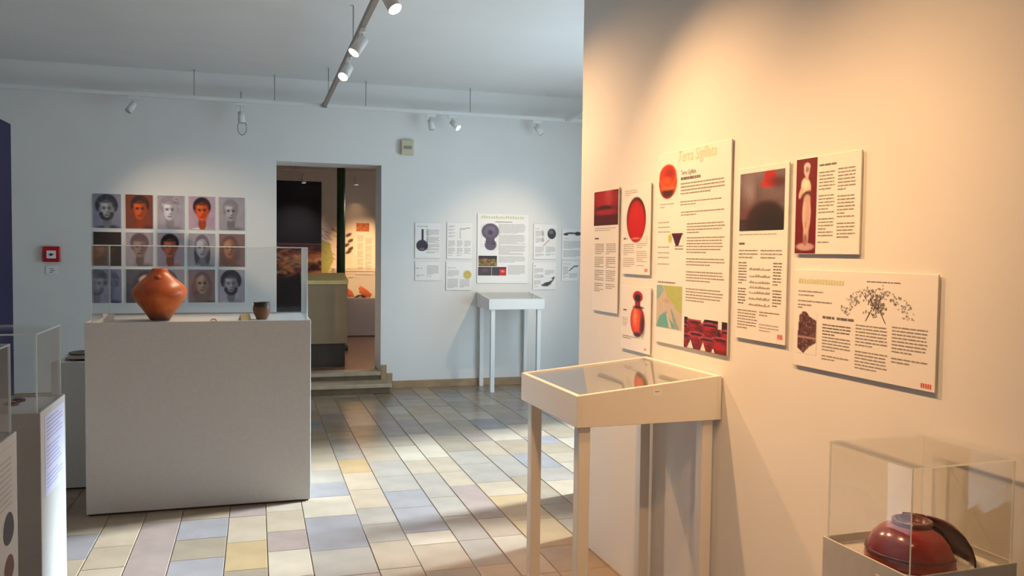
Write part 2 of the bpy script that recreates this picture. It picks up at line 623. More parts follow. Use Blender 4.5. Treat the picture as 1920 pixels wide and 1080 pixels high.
# ------------------------------------------------------------------ picture rasters (flat print as vertex colours)
class Canvas:
    def __init__(self, w, h, cell, bg):
        self.w, self.h = w, h
        nx, ny = max(2, int(round(w / cell)) + 1), max(2, int(round(h / cell)) + 1)
        self.nx, self.ny = nx, ny
        self.X, self.Y = np.meshgrid(np.linspace(0, 1, nx), np.linspace(0, 1, ny))
        self.asp = h / w
        self.c = np.ones((ny, nx, 3)) * np.array(lin(*bg))

    zoom = 1.0

    def put(self, a, col):
        a = np.clip(a, 0, 1)[..., None]
        self.c = self.c * (1 - a) + np.array(lin(*col)) * a

    def ell(self, cx, cy, rx, ry, col, soft=.12, ang=0., op=1.):
        if self.zoom != 1:
            cx, cy, rx, ry = .5 + (cx - .5) * self.zoom, .47 + (cy - .47) * self.zoom, rx * self.zoom, ry * self.zoom
        dx, dy = self.X - cx, (self.Y - cy) * self.asp
        ca, sa = math.cos(ang), math.sin(ang)
        u, v = dx * ca + dy * sa, -dx * sa + dy * ca
        d = np.sqrt((u / rx) ** 2 + (v / (ry * self.asp)) ** 2)
        self.put(op * np.clip((1 + soft - d) / (2 * soft), 0, 1), col)

    def rect(self, x0, y0, x1, y1, col, op=1.):
        self.put(op * ((self.X >= x0) & (self.X <= x1) & (self.Y >= y0) & (self.Y <= y1)), col)

    def poly(self, pts, col, op=1.):
        ins = np.zeros_like(self.X, bool)
        n = len(pts)
        for i in range(n):
            (x0, y0), (x1, y1) = pts[i], pts[(i + 1) % n]
            if y0 == y1:
                continue
            c = ((self.Y < y0) != (self.Y < y1)) & (self.X < (x1 - x0) * (self.Y - y0) / (y1 - y0) + x0)
            ins ^= c
        self.put(op * ins, col)

    def vgrad(self, y0, y1, ca, cb, x0=0, x1=1):
        t = np.clip((self.Y - y0) / (y1 - y0), 0, 1)
        k = (self.X >= x0) & (self.X <= x1) & (self.Y >= y0) & (self.Y <= y1)
        col = np.array(lin(*ca)) * (1 - t[..., None]) + np.array(lin(*cb)) * t[..., None]
        self.c = np.where(k[..., None], col, self.c)

    def grain(self, s, blotch=0, bs=.3):
        r = np.random.normal(1, s, (self.ny, self.nx, 1))
        self.c = np.clip(self.c * r, 0, 1)
        if blotch:
            n = max(3, int(blotch))
            g = np.random.uniform(1 - bs, 1 + bs, (n, n))
            iy = np.clip(self.Y * (n - 1), 0, n - 1.001)
            ix = np.clip(self.X * (n - 1), 0, n - 1.001)
            y0, x0 = iy.astype(int), ix.astype(int)
            fy, fx = iy - y0, ix - x0
            v = g[y0, x0] * (1 - fy) * (1 - fx) + g[y0 + 1, x0] * fy * (1 - fx) + g[y0, x0 + 1] * (1 - fy) * fx + g[y0 + 1, x0 + 1] * fy * fx
            self.c = np.clip(self.c * v[..., None], 0, 1)

    def build(self, name, parent, x, ztop, y):
        """x left, ztop top edge, y depth, in the parent's frame (front faces -Y)"""
        nx, ny = self.nx, self.ny
        vs = np.stack([x + self.X * self.w, np.full_like(self.X, y), ztop - self.Y * self.h], -1).reshape(-1, 3)
        idx = np.arange(nx * ny).reshape(ny, nx)
        q = np.stack([idx[:-1, :-1], idx[1:, :-1], idx[1:, 1:], idx[:-1, 1:]], -1).reshape(-1, 4)
        me = bpy.data.meshes.new(name)
        me.from_pydata(vs.tolist(), [], q.tolist())
        at = me.color_attributes.new('Col', 'FLOAT_COLOR', 'POINT')
        rgba = np.ones((nx * ny, 4), np.float32)
        rgba[:, :3] = self.c.reshape(-1, 3)
        at.data.foreach_set('color', rgba.ravel())
        return link(name, me, M['print'], parent)


class Print:
    """lines of text as flat quads joined in one print mesh per colour"""
    def __init__(self, W, H):
        self.W, self.H = W, H
        self.q = {}

    def quad(self, key, x0, y0, x1, y1, slant=0.):
        self.q.setdefault(key, []).append((x0 * self.W, y0 * self.H, x1 * self.W, y1 * self.H, slant))

    def line(self, key, x0, x1, y, th):
        W = self.W
        x = x0
        while x < x1 - .004 / W:
            l = min(random.uniform(.008, .03) / W, x1 - x)
            self.quad(key, x, y, x + l, y + th)
            x += l + random.uniform(.0022, .0034) / W

    def block(self, x0, y0, x1, y1, pitch=.0105, key='text', fill=.36, para=6):
        n = max(1, int((y1 - y0) * self.H / pitch))
        for i in range(n):
            last = (i % para == para - 1) or i == n - 1
            xe = x0 + (x1 - x0) * (random.uniform(.3, .75) if last else random.uniform(.92, 1.))
            if para and i % (para + 1) == para:
                continue
            self.line(key, x0, xe, y0 + i * pitch / self.H, fill * pitch / self.H)

    def build(self, parent, y):
        for key, qs in self.q.items():
            v, f = [], []
            for x0, y0, x1, y1, s in qs:
                b = len(v)
                v += [(x0 + s, y, self.H - y0), (x0, y, self.H - y1), (x1, y, self.H - y1), (x1 + s, y, self.H - y0)]
                f.append((b, b + 1, b + 2, b + 3))
            me = bpy.data.meshes.new('printed_text')
            me.from_pydata(v, [], f)
            link('printed_text', me, M[key], parent)['kind'] = 'stuff'


def words(parent, text, x, z, size, m, y, italic=.0, xs=1.):
    cu = bpy.data.curves.new('lettering', 'FONT')
    cu.body = text
    cu.size = size
    cu.shear = italic
    tmp = bpy.data.objects.new('lettering', cu)
    COL.objects.link(tmp)
    dg = bpy.context.evaluated_depsgraph_get()
    dg.update()
    me = bpy.data.meshes.new_from_object(tmp.evaluated_get(dg))
    bpy.data.objects.remove(tmp)
    for v in me.vertices:
        v.co = (x + v.co.x * xs, y, z + v.co.y)
    me.materials.clear()
    return link('lettering', me, m, parent)


PT = .006       # thickness of a panel board


def panel(name, loc, rz, W, H, label, cat='panel', group=None, thick=PT):
    r = tag(empty(name, loc, rz), label, cat, group)
    bm = bmesh.new()
    bm_box(bm, (0, -thick - .004, 0), (W, -.004, H), .0008)
    b = bm_obj('board', bm, [M['board'], M['board_edge']], r)
    for f in b.data.polygons:
        if abs(f.normal.y) < .5:
            f.material_index = 1
    # hidden hanging battens carry the board off the wall
    box('batten', (W * .2, -.004, H * .7), (W * .8, -.0005, H * .7 + .02), M['board_edge'], r, 0)
    return r


FY = -PT - .004 - .0006        # print plane in front of the board
WB = (238, 236, 234)           # print white = board white


# ------------------------------------------------------------------ 15 portraits on the back wall
def portrait(bgc, skin, hair, cloth, style, beard=False, look=.5, blur=.12, stone=False):
    c = Canvas(.257, .345, .0052, bgc)
    c.zoom = 1.22
    sh = lambda col, k: tuple(min(255, max(0, int(v * k))) for v in col)
    c.ell(.3, .35, .6, .5, sh(bgc, 1.08), .8, op=.6)
    cx = look
    c.ell(cx + .02, 1.08, .50, .24, cloth, .1)
    c.ell(cx + .20, 1.0, .22, .16, sh(cloth, .75), .3, op=.8)
    c.ell(cx - .18, .98, .16, .10, sh(cloth, 1.2), .3, op=.6)
    c.rect(0, 0, 0, 0, bgc)
    if style == 'long':
        c.ell(cx, .55, .34, .36, hair, blur)
    c.ell(cx + .01, .76, .125, .17, sh(skin, .72), .15)
    if style == 'curly':
        for k in range(13):
            a = PI + PI * 1.3 * (k - 6) / 12 + PI / 2
            a = -PI / 2 + (k - 6) / 6 * 2.0
            c.ell(cx + .24 * math.cos(a), .36 + .20 * math.sin(a), .105, .075, sh(hair, random.uniform(.7, 1.2)), .25)
    elif style == 'big':
        c.ell(cx, .32, .32, .23, hair, .12)
        for k in range(40):
            a, rr = random.uniform(0, 2 * PI), random.uniform(.3, 1)
            c.ell(cx + .29 * rr * math.cos(a), .32 + .2 * rr * math.sin(a), .035, .024, sh(hair, random.choice((.72, 1.22))), .4)
    elif style == 'cap':
        c.ell(cx, .34, .285, .24, hair, .08)
    elif style == 'veil':
        c.ell(cx, .33, .22, .22, hair, .1)
        c.ell(cx - .16, .58, .09, .28, sh(hair, .7), .2)
        c.ell(cx + .17, .58, .09, .28, sh(hair, .65), .2)
    else:
        c.ell(cx, .34, .25, .21, hair, .1)
    # face, lit from the left in the print
    c.ell(cx, .455, .185, .235, skin, .07)
    c.ell(cx + .11, .47, .09, .22, sh(skin, .72), .5, op=.75)
    c.ell(cx - .07, .34, .11, .07, sh(skin, 1.22), .5, op=.7)
    c.ell(cx - .07, .50, .06, .08, sh(skin, 1.15), .6, op=.6)
    for s in (-1, 1):
        c.ell(cx + s * .078, .405, .062, .016, sh(hair if not stone else skin, .55), .5, op=.9)
        c.ell(cx + s * .078, .435, .046, .018, sh(skin, .42), .4)
        c.ell(cx + s * .2, .46, .03, .055, sh(skin, .8), .3)
    c.ell(cx + .012, .49, .022, .075, sh(skin, 1.2), .5, op=.7)
    c.ell(cx + .028, .535, .04, .014, sh(skin, .5), .5, op=.9)
    c.ell(cx, .595, .07, .014, sh(skin, .45), .4)
    c.ell(cx, .618, .05, .012, sh(skin, .85), .5, op=.7)
    if beard:
        for k in range(22):
            a = k / 21 * PI
            c.ell(cx + .16 * math.cos(a), .56 + .13 * math.sin(a), .055, .038, sh(hair, random.uniform(.7, 1.15)), .3)
        c.ell(cx, .598, .06, .015, sh(skin, .5), .4)
    if style in ('curly', 'cap', 'short', 'big'):
        c.ell(cx - .02, .25, .2, .06, sh(hair, .95), .3, op=.8)
    if style == 'band':
        c.ell(cx, .30, .24, .03, sh(hair, 1.4), .3)
        c.ell(cx, .20, .12, .05, sh(hair, 1.2), .2)
    c.grain(.035, 7, .10)
    return c


def dark_top(c):
    c.vgrad(0, .46, (52, 40, 36), (60, 46, 40))
    return c


PG = 'printed portraits in the grid on the back wall'
px_ = [-1.572, -1.272, -.970, -.668, -.369]
pz_ = [1.746, 1.360, .982]
specs = [
    [((138, 138, 160), (172, 172, 176), (70, 68, 78), (72, 68, 78), 'curly', True, .48, True, 'grey stone portrait of a bearded man with curly hair, top left of the portrait grid'),
     ((128, 60, 44), (206, 84, 28), (52, 30, 26), (134, 56, 34), 'cap', False, .52, False, 'painted portrait of a dark haired man on brown red ground, second in the top row'),
     ((172, 160, 172), (212, 204, 214), (160, 150, 160), (176, 164, 172), 'big', False, .46, True, 'pale stone portrait of a woman with piled curls, middle of the top row'),
     ((190, 160, 178), (240, 92, 36), (36, 26, 28), (232, 216, 220), 'cap', False, .5, False, 'bright orange painted portrait of a dark haired woman in white, fourth in the top row'),
     ((166, 156, 164), (176, 168, 172), (150, 142, 146), (150, 144, 148), 'short', False, .46, True, 'grey stone portrait of a short haired man, top right of the portrait grid')],
    [((66, 50, 44), (126, 88, 66), (52, 40, 34), (92, 66, 54), 'cap', False, .5, False, 'dark brown painted portrait, left end of the middle row'),
     ((164, 150, 158), (150, 122, 112), (104, 84, 90), (150, 128, 124), 'cap', False, .5, False, 'grey brown portrait of a man with cropped hair, second in the middle row'),
     ((178, 158, 168), (206, 106, 76), (26, 18, 20), (206, 150, 140), 'cap', False, .46, False, 'reddish painted portrait with black cap of hair, centre of the portrait grid'),
     ((174, 164, 172), (184, 174, 182), (120, 112, 122), (182, 172, 178), 'veil', False, .5, True, 'pale stone portrait of a woman with diadem and long locks, fourth in the middle row'),
     ((134, 106, 104), (170, 116, 90), (112, 84, 80), (128, 96, 92), 'long', False, .42, False, 'brown faded painted portrait, right end of the middle row')],
    [((140, 138, 160), (150, 150, 166), (104, 106, 126), (92, 96, 122), 'curly', False, .5, True, 'blue grey stone portrait, bottom left of the portrait grid'),
     ((94, 88, 98), (206, 166, 150), (70, 62, 70), (84, 78, 86), 'long', False, .66, False, 'dark grey portrait half hidden by the orange vase, second in the bottom row'),
     ((182, 172, 178), (176, 160, 158), (120, 108, 112), (176, 168, 170), 'cap', False, .4, True, 'pale portrait almost covered by the orange vase, middle of the bottom row'),
     ((150, 122, 124), (186, 146, 128), (128, 94, 92), (112, 96, 92), 'long', False, .5, False, 'mauve brown painted portrait of a woman, fourth in the bottom row'),
     ((168, 162, 178), (168, 160, 166), (58, 50, 58), (182, 178, 188), 'curly', True, .46, True, 'stone portrait with dark curly hair and beard, bottom right of the portrait grid')]]
for r in range(3):
    for k in range(5):
        b_, s_, h_, cl_, sty, bd_, lk, stn, lab = specs[r][k]
        root = tag(empty('portrait_print', (px_[k], YB, pz_[r])), lab, 'portrait', PG)
        box('board', (0, -.010, 0), (.257, -.0005, .347), M['board'], root, .0008)
        pc = portrait(b_, s_, h_, cl_, sty, bd_, lk, stone=stn)
        if (r, k) == (1, 0):
            dark_top(pc)
        pc.build('printed_portrait', root, 0, .346, -.0106)

# ------------------------------------------------------------------ panels on the partition
RP = 'panels about red pottery on the partition'


def rpanel(t0, t1, z1, z0, label):
    W, H = t0 - t1, z1 - z0
    return panel('information_panel', on_right(t0, z0), RZ, W, H, label, 'panel', RP), W, H


# 1 left, tall narrow with red photo
r, W, H = rpanel(3.985, 3.69, 1.87, 1.257, 'narrow white text panel with a dark red photo on top, far left of the partition')
c = Canvas(W * .96, H * .28, .004, (92, 12, 22))
c.ell(.45, .22, .5, .3, (168, 22, 32), .5)
c.ell(.6, .1, .12, .3, (205, 80, 80), .7, op=.6)
c.ell(.45, .5, .32, .08, (58, 10, 20), .3)
c.ell(.5, .62, .4, .08, (188, 34, 44), .4, op=.7)
c.rect(0, .72, 1, 1, (74, 10, 22), .7)
c.grain(.03, 9, .12)
c.build('printed_picture', r, W * .02, H * .985, FY)
p = Print(W, H)
p.block(.06, .315, .92, .36, .010, 'text_l')
p.quad('text_k', .07, .395, .24, .408)
p.block(.08, .445, .46, .86, .0095, 'text')
p.block(.54, .445, .92, .83, .0095, 'text')
p.build(r, FY)

# 2 round red plate
r, W, H = rpanel(3.645, 3.365, 1.865, 1.453, 'white text panel with a round bright red plate, upper panel second from the left')
c = Canvas(W * .74, H * .54, .0038, WB)
c.ell(.5, .5, .47, .47, (70, 8, 18), .03)
c.ell(.5, .54, .43, .43, (172, 8, 12), .05)
c.ell(.5, .55, .36, .36, (192, 14, 16), .1)
c.ell(.45, .35, .2, .2, (206, 40, 34), .6, op=.5)
c.ell(.5, .89, .2, .02, (236, 120, 110), .5)
c.build('printed_picture', r, W * .13, H * .885, FY)
p = Print(W, H)
p.block(.07, .05, .55, .12, .0095, 'text_l', para=9)
p.quad('text_k', .05, .585, .22, .605)
p.block(.05, .66, .46, .93, .0092, 'text_l')
p.block(.54, .58, .92, .93, .0092, 'text_l')
for k in range(4):
    p.quad('text_r', .83 + k * .027, .93, .845 + k * .027, .965)
p.build(r, FY)

# 3 small with a jug
r, W, H = rpanel(3.645, 3.35, 1.398, 1.098, 'small white panel with a red orange jug, lower panel second from the left')
c = Canvas(W * .56, H * .74, .0034, WB)
c.ell(.5, .64, .43, .33, (176, 34, 18), .04)
c.ell(.42, .62, .28, .27, (236, 84, 34), .3)
c.ell(.36, .55, .10, .16, (250, 150, 90), .5, op=.8)
c.ell(.8, .72, .14, .22, (60, 22, 26), .4, op=.9)
c.ell(.5, .93, .22, .05, (54, 24, 28), .3)
c.rect(.33, .18, .67, .36, (150, 20, 26))
c.ell(.5, .14, .30, .12, (176, 22, 34), .08)
c.ell(.5, .17, .18, .085, (40, 24, 34), .2)
c.ell(.55, .36, .32, .03, (60, 14, 20), .3)
c.build('printed_picture', r, W * .3, H * .95, FY)
p = Print(W, H)
p.quad('text_k', .08, .37, .2, .392)
p.block(.05, .5, .24, .66, .009, 'text_l')
p.block(.06, .78, .7, .87, .010, 'text', para=3)
for k in range(3):
    p.quad('text_r', .82 + k * .027, .92, .835 + k * .027, .95)
p.build(r, FY)

# 4 the big panel headed Terra Sigillata
r, W, H = rpanel(3.305, 2.735, 1.982, 1.166, 'tall white panel headed Terra Sigillata with a bowl and a map and red pots')
words(r, 'Terra Sigillata', W * .30, H * .940, .066, M['text_g'], FY, .12, .82)
c = Canvas(.165, .155, .0036, WB)
c.ell(.5, .52, .47, .46, (120, 26, 22), .04)
c.ell(.52, .60, .44, .33, (196, 58, 20), .1)
c.ell(.5, .80, .3, .14, (70, 22, 26), .3)
c.ell(.55, .68, .36, .06, (232, 122, 60), .5, op=.7)
c.ell(.49, .36, .45, .33, (222, 92, 28), .04)
c.ell(.48, .34, .40, .28, (196, 48, 18), .08)
c.ell(.6, .30, .22, .18, (150, 22, 14), .5, op=.8)
c.ell(.42, .48, .24, .1, (226, 96, 36), .5, op=.7)
c.build('printed_picture', r, W * .015, H * .945, FY)
words(r, 'Terra Sigillata', W * .35, H * .872, .027, M['text_k'], FY, 0, .8)
p = Print(W, H)
p.line('text_k', .35, .62, .140, .014)
p.block(.35, .170, .94, .245, .0135, 'text', .38, 5)
p.block(.35, .262, .94, .30, .0115, 'text', .35, 3)
p.block(.36, .315, .94, .35, .0115, 'text', .35, 9)
p.block(.45, .375, .94, .44, .0118, 'text', .35, 4)
p.block(.45, .445, .94, .535, .0118, 'text', .35, 7)
p.block(.45, .55, .95, .60, .0118, 'text', .35, 4)
p.block(.45, .615, .95, .685, .0118, 'text', .35, 6)
p.block(.45, .70, .95, .775, .0118, 'text', .35, 5)
p.block(.05, .265, .26, .31, .013, 'text_l')
for yy in (.36, .385, .41, .49, .52, .545, .58):
    p.line('text_l', .02, .2, yy, .006)
p.line('text', .28, .40, .485, .006)
p.line('text', .28, .40, .50, .006)
p.line('text', .03, .30, .675, .008)
p.build(r, FY)
c = Canvas(.095, .055, .0032, WB)
c.poly([(.02, .05), (.98, .0), (.62, .98), (.4, .98)], (72, 22, 44))
c.rect(.02, .0, .98, .12, (92, 28, 50), .9)
c.build('printed_picture', r, W * .23, H * .578, FY)
c = Canvas(.035, .045, .0032, WB)
c.ell(.5, .55, .4, .42, (186, 196, 96), .15)
c.build('printed_picture', r, W * .175, H * .582, FY)
# map
c = Canvas(W * .385, H * .225, .0045, (196, 186, 174))
c.poly([(.28, 0), (1, 0), (1, .62), (.82, .56), (.66, .4), (.45, .28)], (176, 188, 110))
c.poly([(0, 0), (.24, 0), (.28, .12), (.12, .3), (0, .34)], (140, 178, 176))
c.poly([(.02, .95), (.14, .72), (.42, .6), (.56, .78), (.80, .98), (.02, 1)], (104, 172, 170))
c.poly([(.56, .52), (.64, .58), (.92, .98), (.72, .98)], (140, 168, 166))
c.poly([(.40, .66), (.46, .64), (.62, .98), (.52, .98)], (206, 196, 182))
c.ell(.4, .36, .12, .05, (190, 150, 140), .4, op=.7)
c.grain(.02, 12, .05)
c.build('printed_map', r, W * .018, H * .305, FY)
# red pots
c = Canvas(W * .555, H * .155, .0036, (44, 8, 18))
pots = [(-.02, .3, .14, .5), (.26, .12, .2, .4), (.62, .16, .22, .5), (1.0, .3, .16, .5), (.3, .5, .2, .5), (.55, .62, .2, .5), (.86, .55, .2, .5), (.04, .6, .16, .5)]
for (cx, cy, rr, hh) in pots:
    c.poly([(cx - rr, cy), (cx + rr, cy), (cx + rr * .6, cy + hh), (cx - rr * .6, cy + hh)], (112, 10, 20))
    c.ell(cx - rr * .3, cy + .16, rr * .4, .12, (176, 22, 26), .5, op=.8)
    c.ell(cx, cy, rr, .075, (196, 72, 84), .08)
    c.ell(cx, cy + .015, rr * .82, .05, (64, 10, 22), .15)
    c.ell(cx, cy + .2, rr * .9, .02, (60, 6, 14), .4, op=.7)
c.ell(.86, .78, .16, .1, (190, 18, 18), .5, op=.7)
for q in (([(.08, 1), (.165, .72), (.24, 1)]), ([(.40, 1), (.47, .72), (.53, 1)]), ([(.66, 1), (.70, .84), (.735, 1)]), ([(.38, 0), (.50, .0), (.44, .14)]), ([(.80, 0), (.88, .0), (.88, .24), (.80, .24)])):
    c.poly(q, WB)
c.rect(.08, 0, .42, .05, WB)
c.grain(.04, 0)
c.build('printed_picture', r, W * .44, H * .156, FY)

# 5 tall panel with dark photo
r, W, H = rpanel(2.688, 2.39, 1.864, 1.245, 'tall white panel with a dark photo of a kiln pit above two text columns')
c = Canvas(W * .88, H * .335, .004, (104, 90, 98))
c.vgrad(0, .55, (120, 106, 112), (100, 80, 84))
c.ell(.22, .35, .12, .3, (146, 134, 142), .6, op=.6)
c.ell(.68, .12, .14, .16, (178, 28, 32), .25)
c.ell(.66, .22, .2, .05, (186, 32, 34), .3)
c.ell(.86, .2, .2, .08, (88, 28, 34), .5, op=.8)
c.ell(.2, .72, .3, .2, (96, 36, 44), .6, op=.7)
c.rect(0, .8, 1, 1, (44, 30, 32), .85)
c.ell(.6, .86, .44, .36, (50, 24, 26), .12)
c.ell(.7, .9, .36, .3, (32, 22, 22), .3)
c.grain(.06, 8, .18)
c.build('printed_picture', r, W * .05, H * .968, FY)
p = Print(W, H)
p.line('text_l', .05, .8, .385, .006)
p.quad('text_k', .05, .435, .17, .447)
p.block(.05, .478, .46, .545, .0125, 'text', .35, 9)
p.block(.50, .478, .92, .545, .0125, 'text', .35, 9)
p.block(.05, .55, .23, .82, .0105, 'text_k', .36, 8)
p.block(.75, .55, .92, .82, .0105, 'text_k', .36, 8)
for yy in (.585, .625, .66, .69, .72, .755, .79):
    for k in range(16):
        x = .28 + k * .026
        p.quad('text', x, yy + random.uniform(-.006, .006), x + .017, yy + .010, .003)
p.block(.05, .83, .46, .955, .0105, 'text', .35, 9)
p.block(.50, .83, .92, .875, .0105, 'text', .35, 9)
p.block(.50, .90, .9, .955, .0105, 'text_l', .36, 9)
for k in range(4):
    p.quad('text_r', .86 + k * .025, .945, .875 + k * .025, .972)
p.build(r, FY)

# 6 statue on red
r, W, H = rpanel(2.352, 2.05, 1.867, 1.555, 'white panel with a pale statue on a dark red strip, upper right of the partition')
c = Canvas(W * .34, H * .985, .0032, (112, 6, 18))
c.ell(.5, .93, .42, .04, (196, 160, 158), .2)
c.ell(.53, .78, .13, .16, (196, 164, 156), .15)
c.ell(.5, .86, .10, .06, (150, 110, 104), .3)
c.ell(.54, .58, .2, .2, (222, 192, 180), .1)
c.ell(.58, .6, .12, .16, (196, 158, 148), .4, op=.7)
c.ell(.48, .31, .24, .10, (232, 206, 190), .1)
c.ell(.44, .26, .17, .055, (240, 226, 206), .2)
c.ell(.24, .36, .08, .06, (220, 186, 170), .2, .4)
c.ell(.52, .375, .24, .032, (84, 40, 44), .3, -.25)
c.ell(.56, .43, .15, .05, (204, 172, 160), .3)
c.ell(.52, .18, .08, .05, (206, 178, 168), .2)
c.ell(.51, .12, .14, .07, (212, 190, 190), .12)
c.ell(.52, .085, .15, .04, (222, 206, 210), .2)
c.ell(.53, .115, .08, .03, (120, 84, 86), .4, op=.8)
c.ell(.5, .70, .03, .05, (140, 96, 92), .5, op=.7)
c.grain(.04, 9, .06)
c.build('printed_picture', r, W * .006, H * .993, FY)
p = Print(W, H)
p.line('text_k', .38, .66, .088, .018)
p.block(.38, .165, .63, .92, .0105, 'text', .35, 6)
p.block(.67, .15, .94, .86, .0105, 'text', .35, 7)
p.build(r, FY)

# 7 wide panel below it
r, W, H = rpanel(2.346, 1.75, 1.504, 1.188, 'wide white panel with a brown sherd and a figure drawing, lower right of the partition')
p = Print(W, H)
for k in range(17):
    x = .035 + k * .0215
    p.quad('text_g', x, .10 + random.uniform(-.012, .0), x + .014, .14, .002)
p.line('text', .035, .24, .215, .012)
p.line('text', .035, .17, .255, .012)
p.line('text', .035, .31, .315, .012)
p.line('text', .035, .15, .355, .012)
p.line('text', .035, .08, .385, .012)
p.line('text_k', .24, .335, .455, .024)
p.line('text_k', .35, .475, .455, .024)
p.block(.24, .535, .46, .66, .0098, 'text_k', .36, 5)
p.block(.24, .66, .46, .93, .0098, 'text', .35, 5)
p.block(.49, .50, .715, .955, .0098, 'text', .35, 7)
p.block(.735, .48, .955, .84, .0098, 'text', .35, 8)
for k in range(5):
    p.quad('text_r', .92 + k * .013, .935, .928 + k * .013, .975)
p.line('text_k', .56, .79, .085, .008)
rng = random.Random(3)
for k in range(230):          # frieze drawing: strokes along an arch, darker in the middle
    a = rng.uniform(-1.35, 1.35)
    rad = rng.uniform(.8, 1.12)
    x = .62 + .235 * rad * math.sin(a)
    y = .47 - .30 * rad * math.cos(a)
    if rng.random() < .22:
        continue
    s = rng.uniform(.004, .012)
    p.quad(rng.choice(('text', 'text_l', 'text')), x, y, x + s, y + rng.uniform(.006, .022), rng.uniform(-.006, .006))
for k in range(120):
    x, y = rng.gauss(.62, .032), rng.gauss(.27, .06)
    p.quad(rng.choice(('text_k', 'text')), x, y, x + rng.uniform(.004, .010), y + rng.uniform(.01, .03), rng.uniform(-.006, .006))
for k in range(60):
    s = rng.choice((-1, 1))
    t = rng.random()
    x, y = .62 + s * (.03 + .04 * t), .34 + .11 * t
    p.quad('text', x, y, x + .006, y + .018, -s * .004)
p.build(r, FY)
c = Canvas(W * .165, H * .44, .0032, WB)
sh_pts = [(.12, .12), (.30, .0), (.52, .03), (.62, .11), (.98, .20), (.97, .72), (.62, .84), (.36, 1.0), (.04, .88), (.06, .5)]
c.poly(sh_pts, (92, 56, 62))
cc = c.c.copy()
msk = cc[..., 0] < .3
for k in range(150):
    x, y = random.random(), random.uniform(0, .62)
    c.ell(x, y, .035, .014, random.choice(((150, 112, 112), (60, 32, 40), (126, 84, 84))), .5)
c.rect(0, .60, 1, .645, (176, 140, 134))
for k in range(50):
    c.ell(random.random(), random.uniform(.66, 1), .06, .014, random.choice(((40, 22, 30), (110, 76, 76), (150, 116, 110))), .5)
c.c = np.where(msk[..., None], c.c, np.array(lin(*WB)))
c.build('printed_picture', r, W * .03, H * .575, FY)

# ------------------------------------------------------------------ panels on the back wall
BP = 'panels about bronze finds on the back wall'


def bpanel(x0, x1, z0, z1, label):
    return panel('information_panel', (x0, YB, z0), 0, x1 - x0, z1 - z0, label, 'panel', BP), x1 - x0, z1 - z0


r, W, H = bpanel(1.714, 2.004, 1.472, 1.873, 'white panel with a dark long handled ladle, upper left of the back wall panels')
c = Canvas(W * .48, H * .62, .005, WB)
c.rect(.44, .0, .62, .58, (60, 50, 62))
c.ell(.5, .74, .48, .26, (58, 46, 62), .06)
c.ell(.5, .9, .2, .05, (130, 120, 130), .5, op=.7)
c.build('printed_picture', r, W * .04, H * .81, FY)
p = Print(W, H)
p.line('text', .08, .52, .105, .014)
p.block(.45, .2, .98, .9, .0118, 'text_l', .5, 6)
p.build(r, FY)
r, W, H = bpanel(2.082, 2.374, 1.466, 1.879, 'white panel with text blocks and a thin curved pin, second in the upper row')
p = Print(W, H)
for k in range(4):
    p.block(.06, .09 + k * .09, .34, .15 + k * .09, .011, 'text_l', .5)
p.block(.05, .5, .34, .95, .0118, 'text_l', .5)
p.block(.40, .5, .64, .95, .0118, 'text_l', .5)
p.block(.70, .5, .96, .9, .0118, 'text_l', .5)
for k in range(9):
    x = .52 + k * .046
    y = .15 + .018 * math.sin(k * .7)
    p.quad('text', x, y, x + .044, y + .02)
for k in range(8):
    p.quad('text_l', .50, .18 + k * .034, .56, .197 + k * .034)
p.build(r, FY)
r, W, H = bpanel(2.439, 3.056, 1.187, 1.991, 'largest white panel of the back wall with a sole shaped strainer and coin photos')
c = Canvas(W * .36, H * .40, .0055, WB)
c.ell(.5, .30, .47, .29, (84, 72, 92), .05)
c.ell(.52, .78, .32, .20, (96, 82, 104), .06)
c.rect(.27, .45, .74, .78, (90, 78, 98))
c.ell(.5, .3, .34, .2, (120, 108, 128), .3, op=.8)
c.ell(.5, .34, .14, .09, (62, 52, 70), .4)
c.rect(.2, .64, .8, .67, (64, 52, 70), .8)
c.ell(.66, .74, .12, .03, (60, 48, 66), .4)
c.grain(.06, 9, .12)
c.build('printed_picture', r, W * .07, H * .865, FY)
c = Canvas(W * .36, H * .15, .005, (44, 34, 32))
c.rect(0, .3, 1, 1, (120, 92, 44), .8)
for k in range(60):
    c.ell(random.random(), random.uniform(.3, .9), .05, .05, random.choice(((176, 142, 78), (90, 66, 30), (140, 110, 54))), .6)
c.rect(0, .93, 1, 1, (40, 30, 30))
c.build('printed_picture', r, W * .025, H * .395, FY)
c = Canvas(W * .55, H * .125, .005, (66, 56, 60))
c.rect(0, 0, 1, .1, (44, 36, 40))
c.ell(.25, .4, .12, .2, (112, 70, 84), .6)
c.rect(.47, 0, .49, 1, (150, 142, 144))
c.rect(.76, .0, 1, 1, (198, 20, 26))
c.rect(.76, .0, 1, .2, (110, 12, 20))
c.ell(.87, .5, .07, .12, (232, 120, 110), .5)
c.grain(.06, 12, .2)
c.build('printed_picture', r, W * .02, H * .235, FY)
p = Print(W, H)
for k in range(18):
    x = .07 + k * .047
    p.quad('text_g', x, .025 + random.uniform(0, .02), x + .032, .07, .002)
p.line('text', .35, .68, .110, .012)
p.block(.42, .145, .95, .72, .0125, 'text_l', .5, 9)
p.block(.60, .74, .95, .90, .0125, 'text_l', .5, 9)
p.build(r, FY)
r, W, H = bpanel(3.122, 3.409, 1.472, 1.885, 'white panel with a dark round pan seen from above, right of the largest back panel')
c = Canvas(W * .62, H * .52, .005, WB)
c.poly([(.06, .96), (.5, .6), (.54, .66), (.12, 1)], (196, 170, 162))
c.ell(.68, .30, .30, .29, (44, 42, 48), .06)
c.ell(.64, .2, .14, .1, (110, 108, 116), .5)
